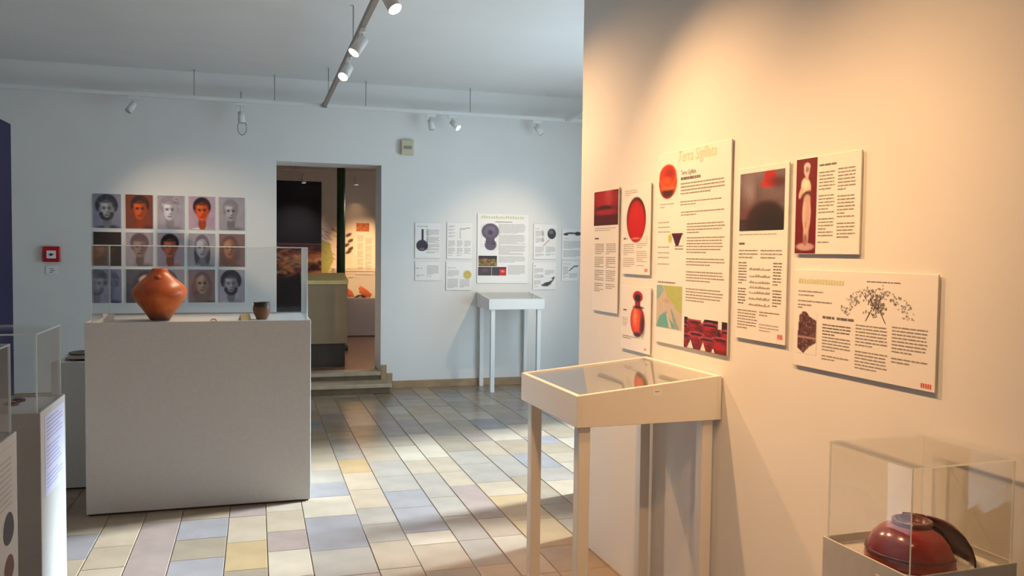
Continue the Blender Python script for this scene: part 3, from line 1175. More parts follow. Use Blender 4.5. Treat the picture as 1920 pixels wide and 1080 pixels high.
c.build('printed_picture', r, W * .36, H * .88, FY)
p = Print(W, H)
p.line('text', .07, .25, .13, .012)
p.block(.08, .2, .46, .56, .0118, 'text_l', .5)
p.block(.07, .65, .46, .94, .0118, 'text_l', .5)
p.block(.53, .65, .95, .92, .0118, 'text_l', .5)
p.build(r, FY)
r, W, H = bpanel(3.477, 3.77, 1.470, 1.835, 'white panel with a dark brooch, upper right end of the back wall panels')
c = Canvas(W * .80, H * .25, .005, WB)
c.ell(.16, .6, .14, .16, (44, 34, 36), .2)
c.ell(.45, .45, .30, .12, (66, 44, 48), .2)
c.ell(.8, .5, .18, .26, (58, 38, 44), .2)
c.build('printed_picture', r, W * .04, H * .97, FY)
p = Print(W, H)
p.line('text', .08, .3, .31, .012)
p.block(.06, .4, .92, .66, .0118, 'text_l', .5, 9)
p.block(.06, .70, .92, .93, .0118, 'text_l', .5, 9)
p.build(r, FY)
r, W, H = bpanel(1.717, 2.003, 1.217, 1.430, 'small white text panel, lower left of the back wall panels')
p = Print(W, H)
p.quad('text', .22, .33, .28, .36)
p.line('text_l', .03, .14, .32, .05)
p.block(.48, .2, .96, .85, .0118, 'text_l', .5, 9)
p.block(.06, .7, .4, .82, .0118, 'text_l', .5, 9)
p.build(r, FY)
r, W, H = bpanel(2.074, 2.372, 1.106, 1.430, 'white panel with a yellow disc, second in the lower row of the back wall')
c = Canvas(W * .36, H * .34, .005, WB)
c.ell(.5, .5, .44, .44, (196, 176, 92), .15)
c.ell(.5, .55, .22, .2, (214, 186, 60), .4)
c.build('printed_picture', r, W * .66, H * .72, FY)
p = Print(W, H)
p.line('text', .06, .4, .20, .014)
p.block(.06, .3, .52, .55, .0118, 'text_l', .5, 9)
p.block(.06, .6, .48, .93, .0118, 'text_l', .5, 9)
p.block(.55, .62, .95, .93, .0118, 'text_l', .5, 9)
p.build(r, FY)
r, W, H = bpanel(3.119, 3.403, 1.111, 1.432, 'white panel with a dark green lamp shape, lower row right of the largest panel')
c = Canvas(W * .62, H * .40, .005, WB)
c.poly([(.0, .84), (.3, .62), (.62, .48), (.86, .34), (.74, .2), (.98, .02), (.98, .2), (.88, .45), (.72, .7), (.5, .95), (.2, .95)], (76, 76, 66))
c.ell(.48, .72, .22, .12, (52, 52, 46), .4)
c.build('printed_picture', r, W * .34, H * .50, FY)
p = Print(W, H)
p.quad('text', .06, .12, .11, .15)
p.block(.05, .22, .48, .60, .0118, 'text_l', .5, 5)
p.block(.53, .28, .95, .5, .0118, 'text_l', .5, 5)
p.block(.05, .66, .35, .92, .0118, 'text_l', .5, 5)
p.build(r, FY)
r, W, H = bpanel(3.479, 3.70, 1.213, 1.447, 'small white panel with a thin dark hook, lower right end of the back wall panels')
c = Canvas(W * .6, H * .32, .005, WB)
c.poly([(.02, .98), (.3, .5), (.6, .1), (.98, .05), (.98, .25), (.62, .3), (.36, .66), (.1, 1)], (96, 84, 84))
c.build('printed_picture', r, W * .36, H * .82, FY)
p = Print(W, H)
p.line('text', .06, .5, .12, .02)
p.block(.08, .25, .38, .9, .0118, 'text_l', .5, 9)
p.block(.42, .6, .9, .9, .0118, 'text_l', .5, 9)
p.build(r, FY)


# ------------------------------------------------------------------ display tables with sloping glass tops
def display_table(loc, rz, W, D, label, name='display_table', d_leg=.046, i=.03, fy=.022):
    r = tag(empty(name, loc, rz), label, 'table')
    z0, zf, zb = .918, 1.034, 1.088
    t = .018

    def wedge(nm, x0, x1, y0, y1, m=M['white']):
        zt = lambda y: zf + (zb - zf) * (y + D) / D
        bm = bmesh.new()
        vs = [bm.verts.new(q) for q in ((x0, y0, z0), (x1, y0, z0), (x1, y1, z0), (x0, y1, z0),
                                        (x0, y0, zt(y0)), (x1, y0, zt(y0)), (x1, y1, zt(y1)), (x0, y1, zt(y1)))]
        for f in ((0, 1, 2, 3), (4, 5, 6, 7), (0, 1, 5, 4), (1, 2, 6, 5), (2, 3, 7, 6), (3, 0, 4, 7)):
            bm.faces.new([vs[i] for i in f])
        bmesh.ops.recalc_face_normals(bm, faces=bm.faces)
        bmesh.ops.bevel(bm, geom=list(bm.edges), offset=.0015, segments=1, affect='EDGES')
        return bm_obj(nm, bm, m, r)
    wedge('front_board', 0, W, -D, -D + t)
    wedge('back_board', 0, W, -t - .004, -.004)
    wedge('side_board', 0, t, -D + t, -t - .004)
    wedge('side_board', W - t, W, -D + t, -t - .004)
    box('bottom_board', (t, -D + t, z0), (W - t, -t - .004, z0 + .015), M['white'], r, 0)
    # glass lid let in between the boards
    bm = bmesh.new()
    g = .001
    zt = lambda y: zf + (zb - zf) * (y + D) / D
    y0, y1 = -D + t + g, -t - .004 - g
    vs = []
    for dz in (-.009, -.004):
        vs += [bm.verts.new(q) for q in ((t + g, y0, zt(y0) + dz), (W - t - g, y0, zt(y0) + dz), (W - t - g, y1, zt(y1) + dz), (t + g, y1, zt(y1) + dz))]
    for f in ((0, 1, 2, 3), (4, 5, 6, 7), (0, 1, 5, 4), (1, 2, 6, 5), (2, 3, 7, 6), (3, 0, 4, 7)):
        bm.faces.new([vs[i] for i in f])
    bm_obj('glass_lid', bm, M['top_glass'], r)
    for (x, y) in ((i, -D + fy), (W - i - d_leg, -D + fy), (i, -.02 - d_leg), (W - i - d_leg, -.02 - d_leg)):
        box('leg', (x, y, 0), (x + d_leg, y + d_leg, z0), M['white'], r, .002)
    return r


bt = display_table((2.437, YB, 0), 0, .64, .56, 'white four legged display table with sloping glass top under the back wall panels')
rt = display_table(on_right(3.388), RZ, .612, .603, 'white four legged display table with sloping glass top against the partition, in front')
# inventory tag on the near table's front board
tg = box('label_tag', (.5, -.5, 0), (.5, -.5, 0), M['paper'], rt, 0) if False else None
bm = bmesh.new()
bm_box(bm, (.612, -.30, 1.022), (.6132, -.262, 1.046))
lt = bm_obj('label_tag', bm, M['paper'], rt)
bm = bmesh.new()
bm_box(bm, (.6132, -.29, 1.036), (.6136, -.272, 1.039))
bm_obj('printed_text', bm, M['text'], lt)


def rt_pt(lx, ly, lz):
    a = on_right(3.388)
    ca, sa = math.cos(RZ), math.sin(RZ)
    return Vector((a.x + lx * ca - ly * sa, a.y + lx * sa + ly * ca, lz))


def sherd(name, loc, R, span, m, label, thick=.006, hgt=.07, tilt=(0, 0, 0), cat='sherd', group=None):
    """a curved piece of a vessel wall with broken edges"""
    bm = bmesh.new()
    nu, nv = 14, 8
    rng = random.Random(int(abs(loc[0]) * 1000 + abs(loc[1]) * 77))
    edge = [rng.uniform(.75, 1.1) for _ in range(nu + 1)]
    grid = []
    for s in (0, 1):
        g = []
        for i in range(nu + 1):
            a = (i / nu - .5) * span
            row = []
            for j in range(nv + 1):
                b = (j / nv - .5) * 2
                hh = hgt * .5 * edge[i] * (1 - .35 * (abs(i / nu - .5) * 2) ** 3)
                rr = R - s * thick
                row.append(bm.verts.new((rr * math.sin(a), b * hh, rr * math.cos(a) * (1 - .10 * b * b) - R * math.cos(span / 2))))
            g.append(row)
        grid.append(g)
    for i in range(nu):
        for j in range(nv):
            A, B = grid
            bm.faces.new((A[i][j], A[i + 1][j], A[i + 1][j + 1], A[i][j + 1]))
            bm.faces.new((B[i][j + 1], B[i + 1][j + 1], B[i + 1][j], B[i][j]))
    A, B = grid
    for i in range(nu):
        bm.faces.new((A[i][0], B[i][0], B[i + 1][0], A[i + 1][0]))
        bm.faces.new((A[i][nv], A[i + 1][nv], B[i + 1][nv], B[i][nv]))
    for j in range(nv):
        bm.faces.new((A[0][j], A[0][j + 1], B[0][j + 1], B[0][j]))
        bm.faces.new((A[nu][j], B[nu][j], B[nu][j + 1], A[nu][j + 1]))
    o = bm_obj(name, bm, m, None, smooth=True, loc=loc, rot=tilt)
    tag(o, label, cat, group)
    # drop it so that its lowest point touches what it lies on
    R3 = o.rotation_euler.to_matrix()
    lowest = min((R3 @ v.co).z for v in o.data.vertices)
    o.location.z = loc[2] - lowest + .0005
    return o


ZT = .934
sherd('pottery_sherd', rt_pt(.22, -.46, ZT), .05, 1.9, M['sherd_b'], 'blue grey sherd in the near display table, left of the others', tilt=(0, 0, .4), hgt=.09)
sherd('pottery_sherd', rt_pt(.34, -.43, ZT), .06, 1.7, M['sherd_m'], 'mauve sherd in the near display table beside the blue grey one', tilt=(0, 0, 1.2), hgt=.10)
sherd('pottery_sherd', rt_pt(.42, -.2, ZT), .06, 1.6, M['sigil_d'], 'dark red sherd near the wall side of the near display table', tilt=(0, 0, 2.0), hgt=.08)
cdq = box('caption_card', (-.05, -.035, 0), (.05, .035, .003), mat('pink_card', lin(206, 170, 166), .7), None, .0005)
cdq.location = rt_pt(.17, -.3, ZT + .0005)
cdq.rotation_euler = (0, 0, RZ)
tag(cdq, 'pink caption card lying inside the near display table', 'card')

# ------------------------------------------------------------------ plinths and acrylic covers


def plinth(name, loc, rz, W, D, H, label, m=None, lip=.012, sink=.025, plain=False, slope=0.):
    """front-left corner of the foot is the origin, W along x, D along +y"""
    m = m or M['plinth']
    r = tag(empty(name, loc, rz), label, 'plinth')
    bm = bmesh.new()
    g = .012
    bm_box(bm, (0, 0, g), (W, D, H), 0)
    if not plain:
        top = max(bm.faces, key=lambda f: f.calc_center_median().z)
        bmesh.ops.inset_region(bm, faces=[top], thickness=lip)
        bmesh.ops.translate(bm, verts=top.verts, vec=(0, 0, -.0001))
        ex = bmesh.ops.extrude_face_region(bm, geom=[top])
        vv = [e for e in ex['geom'] if isinstance(e, bmesh.types.BMVert)]
        bmesh.ops.delete(bm, geom=[top], context='FACES')
        bmesh.ops.translate(bm, verts=vv, vec=(0, 0, -sink))
    es = [e for e in bm.edges if len(e.link_faces) == 2 and e.calc_face_angle(0) > 1]
    bmesh.ops.bevel(bm, geom=es, offset=.0015, segments=1, affect='EDGES')
    bm_obj('body', bm, m, r)
    box('foot', (.012, .012, 0), (W - .012, D - .012, g), M['brown_d'], r, 0)
    return r


def cover(name, loc, rz, W, D, H, label, t=.006, tint=None):
    r = tag(empty(name, loc, rz), label, 'cover')
    mats = [M['glass'], M['glass_edge']]

    def pane(a, b, ax):
        bm = bmesh.new()
        bm_box(bm, a, b, 0)
        o = bm_obj('pane', bm, mats, r)
        for f in o.data.polygons:
            if abs(f.normal[ax]) < .5:
                f.material_index = 1
    e = .0004
    pane((0, 0, 0), (W, t, H - t - e), 1)
    pane((0, D - t, 0), (W, D, H - t - e), 1)
    pane((0, t + e, 0), (t, D - t - e, H - t - e), 0)
    pane((W - t, t + e, 0), (W, D - t - e, H - t - e), 0)
    pane((0, 0, H - t), (W, D, H), 2)
    return r


# big plinth with the vase
plinth('display_plinth', (-.934, 5.271, 0), 0, 1.256, .72, 1.119, 'big grey white plinth with the orange vase on it, left of centre', sink=.006)
cover('acrylic_cover', (-.905, 5.30, 1.119 - .0055), 0, 1.21, .66, .451, 'wide clear acrylic cover over the orange vase')
ZP = 1.119 - .0055
v = empty('ceramic_vase', (-.556, 5.48, ZP))
tag(v, 'round orange terracotta vase with a narrow neck on the big plinth', 'vase')
k = 1.03
prof = [(0, .0), (.058, .0), (.064, .004), (.088, .04), (.120, .085), (.150, .122), (.170, .156), (.1755, .184), (.172, .208), (.152, .236), (.122, .262),
        (.088, .290), (.064, .314), (.053, .330), (.052, .342), (.048, .346), (.044, .340), (.05, .318), (.11, .262), (.16, .2), (.11, .09), (0, .02)]
lathe('body', [(r_ * .885, z_ * .905) for r_, z_ in prof], M['vase'], v, 64, wob=.006)
hb = bmesh.new()
bmesh.ops.create_icosphere(hb, subdivisions=2, radius=1)
for q in hb.verts:
    q.co = (q.co.x * .020, q.co.y * .016, q.co.z * .016)
bm_obj('lug', hb, M['terra'], v, True, loc=(-.004, -.079, .261))
b = empty('beaker', (.035, 5.46, ZP))
tag(b, 'small brown beaker with blackened rim near the right end of the big plinth', 'beaker')
lathe('body', [(0, 0), (.030, 0), (.034, .006), (.05, .04), (.055, .062), (.052, .08)], M['cup'], b, 40)
lathe('rim', [(.052, .08), (.047, .096), (.051, .106), (.047, .107), (.043, .096), (.046, .08), (.046, .04), (.02, .012), (0, .012)], M['cup_d'], b, 40)
sherd('pottery_sherd', (-.245, 5.375, ZP), .021, 2.2, mat('orange_red_slip', lin(196, 44, 26), .3), 'small bright red sherd lying on the big plinth between vase and beaker', hgt=.03, thick=.004)
lb = box('caption_card', (-.03, -.004, 0), (.03, .0, .045), M['paper'], None, .0003)
lb.location = (-.83, 5.42, ZP + .0003)
lb.rotation_euler = (-.5, 0, .2)
lb.location.z += .002
tag(lb, 'small white caption card left of the orange vase', 'card')
bm = bmesh.new()
vs = [bm.verts.new(q) for q in ((-.035, 0, 0), (.035, 0, 0), (.035, .04, 0), (-.035, .04, 0), (-.03, .02, .035), (.03, .02, .035))]
for f in ((0, 1, 2, 3), (0, 1, 5, 4), (2, 3, 4, 5), (0, 4, 3), (1, 2, 5)):
    bm.faces.new([vs[i] for i in f])
o = bm_obj('caption_prism', bm, mat('gold_card', lin(206, 190, 140), .3, noise=.05), None, loc=(-.055, 5.40, ZP + .0005), rot=(0, 0, .5))
tag(o, 'small pale gold caption tent beside the brown beaker', 'card')

# two cases at the left edge, the far one (A) and the near one (B)
XA = -.745
for nm, y0, y1, labp, labc in (('far', 3.376, 3.788, 'white plinth at the left edge with a lilac text sheet on its side', 'clear acrylic cover on the left plinth with the lilac sheet'),
                               ('near', 2.65, 3.061, 'white plinth cut by the lower left corner with a picture sheet on its side', 'clear acrylic cover on the plinth cut by the lower left corner')):
    W_ = .95
    pq = plinth('display_plinth', (XA - W_, y0, 0), 0, W_, y1 - y0, .95, labp, lip=.008, sink=.006)
    cover('acrylic_cover', (XA - W_ + .012, y0 + .012, .9445), 0, W_ - .024, y1 - y0 - .024, .292, labc)
    if nm == 'far':
        sh = box('side_sheet', (W_ + .0002, .06, .62), (W_ + .0012, .385, .925), M['lilac'], pq, 0)
        v_, f_ = [], []
        for kk in range(18):
            zz = .905 - kk * .015
            if kk % 7 == 6:
                continue
            y1_ = .09 + random.uniform(.16, .26)
            n_ = len(v_)
            v_ += [(W_ + .0018, .085, zz), (W_ + .0018, y1_, zz), (W_ + .0018, y1_, zz + .005), (W_ + .0018, .085, zz + .005)]
            f_.append((n_, n_ + 1, n_ + 2, n_ + 3))
        me = bpy.data.meshes.new('printed_text')
        me.from_pydata(v_, [], f_)
        link('printed_text', me, mat('lilac_print', lin(168, 172, 226), .7), sh)['kind'] = 'stuff'
    else:
        sh = box('side_sheet', (W_ + .0002, .02, .32), (W_ + .0012, .39, .92), mat('grey_sheet', lin(206, 206, 200), .7), pq, 0)
        v_, f_ = [], []
        for kk in range(9):
            zz = .88 - kk * .018
            n_ = len(v_)
            v_ += [(W_ + .0018, .04, zz), (W_ + .0018, .34, zz), (W_ + .0018, .34, zz + .006), (W_ + .0018, .04, zz + .006)]
            f_.append((n_, n_ + 1, n_ + 2, n_ + 3))
        me = bpy.data.meshes.new('printed_text')
        me.from_pydata(v_, [], f_)
        link('printed_text', me, M['text_l'], sh)['kind'] = 'stuff'
        for zc, ry, rz_, mm in ((.655, .06, .06, mat('sheet_grey_pot', lin(70, 66, 72), .7)), (.53, .055, .05, mat('sheet_brown_pot', lin(110, 66, 60), .7))):
            bm = bmesh.new()
            ring = [bm.verts.new((W_ + .0018, .30 + ry * math.cos(a), zc + rz_ * math.sin(a) * (1 if math.sin(a) > 0 else .7))) for a in [2 * PI * i / 20 for i in range(20)]]
            bm.faces.new(ring)
            bm_obj('printed_picture', bm, mm, sh)
sherd('pottery_sherd', (-.890, 3.68, .9445), .04, 1.5, M['sigil_d'], 'dark red curved sherd in the left plinth case, the upper of two', hgt=.06, tilt=(0, 0, .2))
sherd('pottery_sherd', (-.893, 3.60, .9445), .035, 1.5, M['sigil'], 'smaller red sherd in the left plinth case, nearer than the dark one', hgt=.05, tilt=(0, 0, .5))

# low plinth behind with two dishes
plinth('display_plinth', (-1.235, 5.894, 0), 0, .285, .66, .815, 'lower white plinth with two dishes on top, left behind the big plinth', plain=True)
for (x, y, rr, mm, lab) in ((-1.095, 6.36, .13, M['dish'], 'dark flat dish on the low plinth, the farther of two'), (-1.085, 6.07, .105, M['dish_b'], 'brown flat dish on the low plinth, the nearer of two')):
    o = lathe('shallow_dish', [(0, 0), (rr * .5, 0), (rr * .55, .004), (rr, .011), (rr * 1.0, .014), (rr * .94, .013), (rr * .5, .006), (0, .006)], mm, None, 40, loc=(x, y, .8155))
    tag(o, lab, 'dish', 'dishes on the low plinth')

# case with the red bowl, lower right, against the partition
ca0 = Vector((1.405, 1.52, 0))
rzc = -Wn
plinth('display_plinth', (1.405, 1.515, 0), rzc, .318, .294, .83, 'white plinth with the red bowl in a clear case, lower right corner', lip=.006, sink=.022)


def case_pt(lx, ly, lz):
    ca, sa = math.cos(rzc), math.sin(rzc)
    return Vector((1.405 + lx * ca - ly * sa, 1.515 + lx * sa + ly * ca, lz))


cover('acrylic_cover', case_pt(.0075, .0075, .8085), rzc, .303, .279, .268, 'clear acrylic cover over the glossy red bowl, lower right', t=.004)
M['sig2'] = M['sigil']
bw = empty('red_bowl', case_pt(.132, .135, .8085))
bw.rotation_euler = (0, 0, .3)
tag(bw, 'glossy dark red bowl lying upside down in the lower right case', 'bowl')
pb = [(.105, .0), (.107, .006), (.104, .022), (.098, .040), (.088, .060), (.070, .078), (.048, .088), (.046, .089)]
inner = [(.042, .083), (.064, .073), (.082, .056), (.092, .038), (.099, .02), (.101, .003)]
lathe('body', pb + inner + [(.105, .0)], M['sigil'], bw, 56, a0=-.55, a1=-.55 + 2 * PI * .86)
lathe('foot_ring', [(.046, .086), (.046, .100), (.040, .101), (.038, .088), (0, .088)], M['sigil_d'], bw, 40)
lathe('rim_band', [(.1045, .0235), (.1065, .026), (.1045, .030), (.103, .030)], M['sigil_d'], bw, 56, a0=-.55, a1=-.55 + 2 * PI * .86)
fr_ = lathe('bowl_fragment', [(.138, .0), (.137, .02), (.129, .045), (.113, .070), (.092, .089), (.089, .086), (.109, .067), (.125, .043), (.133, .02), (.134, .0), (.138, .0)],
            M['sigil_d'], None, 28, a0=-.75, a1=1.1, loc=case_pt(.140, .138, .809))
tag(fr_, 'thin dark red bowl fragment curving around the right of the glossy bowl', 'fragment')
# small text label on the plinth's left side (faces the room)
pl_ = [o for o in COL.objects if o.name.startswith('display_plinth')][-1]
lb2 = box('side_label', (-.0012, .02, .735), (-.0002, .105, .80), M['paper'], pl_, 0)
v_, f_ = [], []
for kk in range(5):
    zz = .787 - kk * .010
    n_ = len(v_)
    v_ += [(-.0016, .095, zz), (-.0016, .03 + .02 * (kk % 2), zz), (-.0016, .03 + .02 * (kk % 2), zz + .004), (-.0016, .095, zz + .004)]
    f_.append((n_, n_ + 1, n_ + 2, n_ + 3))
me = bpy.data.meshes.new('printed_text')
me.from_pydata(v_, [], f_)
link('printed_text', me, M['text_k'], lb2)['kind'] = 'stuff'

# ------------------------------------------------------------------ blue free standing banner at the left edge
bb = tag(empty('display_board', (-1.99, 7.2, 0)), 'dark blue tall display board at the left edge', 'board')
box('board', (-.03, -.8, .02), (.03, .8, 2.57), M['blue'], bb, .003)
for s in (-1, 1):
    box('foot', (-.2, s * .6 - .03, 0), (.2, s * .6 + .03, .02), M['grey'], bb, .002)
box('printed_text', (.0302, -.62, 1.2), (.0308, -.40, 1.95), M['paper'], bb, 0)

# ------------------------------------------------------------------ fire alarm, label plate, wall box
al = tag(empty('fire_alarm', (-1.952, YB, 1.475)), 'square red fire alarm call point on the back wall', 'alarm')
box('housing', (-.077, -.045, -.077), (.077, -.0005, .077), M['red'], al, .006)
box('window_frame', (-.040, -.049, -.042), (.044, -.0445, .036), M['paper'], al, .003)
tube('button', (.002, -.048, -.004), (.002, -.055, -.004), .013, M['black'], al)
box('arrow_mark', (-.026, -.0496, -.007), (.03, -.0489, .0), M['text_k'], al, 0)
pl2 = tag(empty('wall_plate', (-1.957, YB, 1.312)), 'small pale sign plate under the red fire alarm', 'sign')
box('plate', (-.052, -.008, -.043), (.052, -.0005, .043), M['paper'], pl2, .002)
bm = bmesh.new()
for kk, (a, b_) in enumerate(((-.02, .022), (-.012, .03), (-.02, .012))):
    bm_box(bm, (a, -.0088, .014 - kk * .018), (b_, -.0082, .020 - kk * .018))
bm_obj('symbol', bm, M['text_k'], pl2)['kind'] = 'stuff'
wb = tag(empty('wall_box', (1.618, YB, 2.70)), 'beige alarm sounder box high on the back wall right of the doorway', 'box')
box('housing', (-.072, -.055, -.082), (.072, -.0005, .082), M['beige'], wb, .008)
box('grille', (-.045, -.058, -.018), (.045, -.0545, .018), M['beige_d'], wb, .002)
for kk in range(3):
    box('slot', (-.04, -.0590, -.012 + kk * .009), (.04, -.0578, -.008 + kk * .009), M['grey'], wb, 0)

# ------------------------------------------------------------------ light tracks and spotlights
YT = 9.23
ZTR = 3.085
tr = tag(empty('light_track', (.7, YT, ZTR)), 'long white lighting track hung along the back wall', 'track')
box('rail', (XL - .7 + .01, -.02, -.02), (XR - .7, .02, .02), M['metal_w'], tr, .002)
for x in (-2.4, -.60, .19, 1.14, 2.3):
    tube('hanger_rod', (x - .7, 0, .02), (x - .7, 0, CZ - ZTR - .006), .0045, M['wire'], tr, n=8)
    tube('ceiling_cap', (x - .7, 0, CZ - ZTR - .007), (x - .7, 0, CZ - ZTR - .0005), .016, M['metal_w'], tr, n=16)
t2 = tag(empty('light_track', (.70, 5.0, ZTR)), 'lighting track running out from the back wall towards the viewer', 'track')
box('rail', (-.018, -5.5, -.02), (.018, YT - .022 - 5.0, .02), M['track_d'], t2, .002)
box('end_joint', (-.024, YT - .07 - 5.0, -.026), (.024, YT - .021 - 5.0, .025), M['track_d'], t2, .002)
for y in (8.7, 6.45, 4.2, 2.0):
    tube('hanger_rod', (0, y - 5, .02), (0, y - 5, CZ - ZTR - .006), .0045, M['wire'], t2, n=8)
    tube('ceiling_cap', (0, y - 5, CZ - ZTR - .007), (0, y - 5, CZ - ZTR - .0005), .016, M['metal_w'], t2, n=16)

WARM = (1.0, .55, .235)
WARM2 = (1.0, .74, .48)


def spotlight(x, y, aim, power, cone, label, color=WARM, lens='lens', along='x', size=1.0, blend=1.0, drop=.0, cable=False, group=None, tilt=None, lit=True):
    r = tag(empty('track_spotlight', (x, y, ZTR - .0205)), label, 'spotlight', group)
    L = .06 * size
    if along == 'x':
        box('adapter', (-.055, -.016, -.034), (.055, .016, 0), M['metal_w'], r, .003)
    else:
        box('adapter', (-.016, -.055, -.034), (.016, .055, 0), M['metal_w'], r, .003)
    j = Vector((0, 0, -.034 - .035 - drop))
    tube('stem', (0, 0, -.034), j, .009, M['metal_w'], r, n=12)
    d = (Vector(aim) - (Vector((x, y, ZTR - .0205)) + j)).normalized()
    dd = Vector(tilt).normalized() if tilt else d
    p0 = j - dd * .02 + Vector((0, 0, -.012))
    p1 = p0 + dd * .115 * size
    hd = tube('lamp_head', p0, p1, .030 * size, M['metal_w'], r, n=24, r2=.036 * size)
    tube('lens', p1 + dd * .0005, p1 + dd * .003, .031 * size, M[lens], r, n=24)
    if cable:
        pts = [(0.01 + .055 * math.sin(a) * .8, -.02, -.16 - drop - .065 + .075 * math.cos(a)) for a in [2 * PI * i / 24 for i in range(24)]]
        curve_tube('cable_loop', pts, .0045, M['beige_d'], r, closed=True)
        tube('cord_grip', (0, 0, .045), (0, 0, .11), .007, M['grey'], r, n=10)
    if lit:
        ld = bpy.data.lights.new('lamp_light', 'SPOT')
        ld.energy = power
        ld.color = color
        ld.spot_size = math.radians(cone)
        ld.spot_blend = blend
        ld.shadow_soft_size = .025
        lo = bpy.data.objects.new('lamp_light', ld)
        COL.objects.link(lo)
        lo.parent = r
        lo.location = p1 + dd * .012
        lo.rotation_euler = (Vector(aim) - (Vector((x, y, ZTR - .0205)) + p1)).to_track_quat('-Z', 'Y').to_euler()
    return r


# on the back wall track
spotlight(-1.17, YT, (-1.5, 9.0, 2.5), 5, 70, 'first spotlight from the left on the back wall track', WARM2, 'lens_off', tilt=(-.5, -.25, -.8), lit=False)
spotlight(-.145, YT, (-.12, 9.1, 2.3), 9, 72, 'spotlight with a dangling cable loop on the back wall track', WARM2, 'lens_off', cable=True, drop=.035, tilt=(.08, -.15, -1), lit=False)
spotlight(1.85, YT, (1.95, 9.0, 2.5), 7, 76, 'third spotlight on the back wall track, right of the doorway', WARM2, 'lens_off', tilt=(.2, -.15, -1), lit=False)
spotlight(2.10, YT, (2.75, 8.6, 2.2), 10, 60, 'lit fourth spotlight on the back wall track, close beside the third', WARM2, 'lens', tilt=(.65, -.55, -.75))
spotlight(3.09, YT, (3.3, 9.0, 2.5), 7, 76, 'last spotlight on the back wall track near the partition edge', WARM2, 'lens_off', tilt=(.55, -.15, -.85), lit=False)
# on the track running towards the viewer
spotlight(.70, 6.80, (-.3, 5.5, 1.3), 70, 34, 'lit spotlight on the cross track, farthest of three in view', WARM2, 'lens', 'y', 1.15)
spotlight(.70, 5.88, (-.45, 5.4, 1.3), 100, 34, 'lit spotlight on the cross track, middle of three in view', WARM2, 'lens', 'y', 1.15)
spotlight(.70, 4.78, (1.71, 3.6, .9), 162, 99, 'lit spotlight at the top edge of the picture on the cross track', WARM, 'lens', 'y', 1.15)
spotlight(.70, 3.30, (1.72, 2.6, .8), 156, 95, 'spotlight on the cross track above the near display table', WARM, 'lens', 'y', 1.15)
spotlight(.70, 1.9, (1.75, 1.9, .8), 84, 90, 'spotlight on the cross track above the red bowl case', WARM, 'lens', 'y', 1.15)
spotlight(.70, .6, (1.45, 2.9, .8), 112, 52, 'spotlight at the near end of the cross track', WARM, 'lens', 'y', 1.15)

# two more of the room's lamps, on short tracks left of the frame and behind the partition
for (x, yy, aim, pw_, cone, lab) in ((-2.55, 7.3, (-.40, 9.39, 1.5), 175, 40, 'on the left side track, washing the portraits'),
                                    (3.45, 7.2, (2.65, 9.39, 1.4), 120, 48, 'on the short track behind the partition, washing the back wall panels')):
    tx = tag(empty('light_track', (x, 7.6, ZTR)), 'short lighting track ' + ('near the left wall' if x < 0 else 'behind the partition'), 'track')
    box('rail', (-.018, -2.2, -.02), (.018, YT - .022 - 7.6, .02), M['metal_w'], tx, .002)
    for y in (-1.8, 0):
        tube('hanger_rod', (0, y, .02), (0, y, CZ - ZTR - .001), .0045, M['wire'], tx, n=8)
    spotlight(x, yy, aim, pw_, cone, 'spotlight ' + lab, WARM2, 'lens', 'y', 1.15)

# ------------------------------------------------------------------ things in the room behind
bn = tag(empty('wall_banner', (.30, YR, .50)), 'tall dark blue banner with a glowing night photo across it, seen through the doorway', 'banner')
c = Canvas(1.44, 2.15, .011, (22, 22, 50))
c.vgrad(0, .47, (14, 13, 40), (18, 17, 34))
c.vgrad(.47, .72, (70, 46, 50), (34, 26, 40))
c.vgrad(.72, 1, (24, 24, 44), (20, 20, 42))
rng = random.Random(5)
for kk in range(150):
    x, y = rng.random(), rng.uniform(.50, .70)
    c.ell(x, y, rng.uniform(.02, .09), rng.uniform(.004, .014), rng.choice(((214, 140, 84), (180, 96, 60), (236, 190, 150), (150, 74, 60))), .6, rng.uniform(-.7, .7), op=.65)
c.rect(0, .465, 1, .475, (96, 72, 84))
c.build('printed_picture', bn, -.72, 2.15, -.0112)
box('cloth', (-.72, -.010, 0), (.72, -.0005, 2.15), M['blue'], bn, .001)

gc = tag(empty('iron_column', (1.095, 11.5, ZF2)), 'slender dark green iron column in the room behind the doorway', 'column')
tube('shaft', (0, 0, .10), (0, 0, 2.82), .056, M['green'], gc, n=24)
lathe('base', [(0, 0), (.10, 0), (.10, .06), (.075, .08), (.06, .10), (0, .10)], M['green'], gc, 24)
lathe('capital', [(0, 2.82), (.056, 2.82), (.08, 2.86), (.11, 2.895), (.11, 2.902), (0, 2.902)], M['green'], gc, 24)

bq = tag(empty('desk_plinth', (.52, 9.90, ZF2)), 'brown desk like plinth with sloping top just beyond the doorway', 'plinth')
box('base', (.02, .03, 0), (.475, .47, .265), M['brown_d'], bq, .002)
box('body', (0, 0, .266), (.50, .52, .955), M['brown'], bq, .003)
bm = bmesh.new()
vs = [bm.verts.new(q) for q in ((-.01, -.01, .956), (.51, -.01, .956), (.51, .53, .956), (-.01, .53, .956), (-.01, -.01, 1.0), (.51, -.01, 1.0), (.51, .53, 1.075), (-.01, .53, 1.075))]
for f in ((0, 1, 2, 3), (4, 5, 6, 7), (0, 1, 5, 4), (1, 2, 6, 5), (2, 3, 7, 6), (3, 0, 4, 7)):
    bm.faces.new([vs[i] for i in f])
bm_obj('sloping_top', bm, mat('desk_top', lin(214, 196, 130), .3, noise=.05), bq)

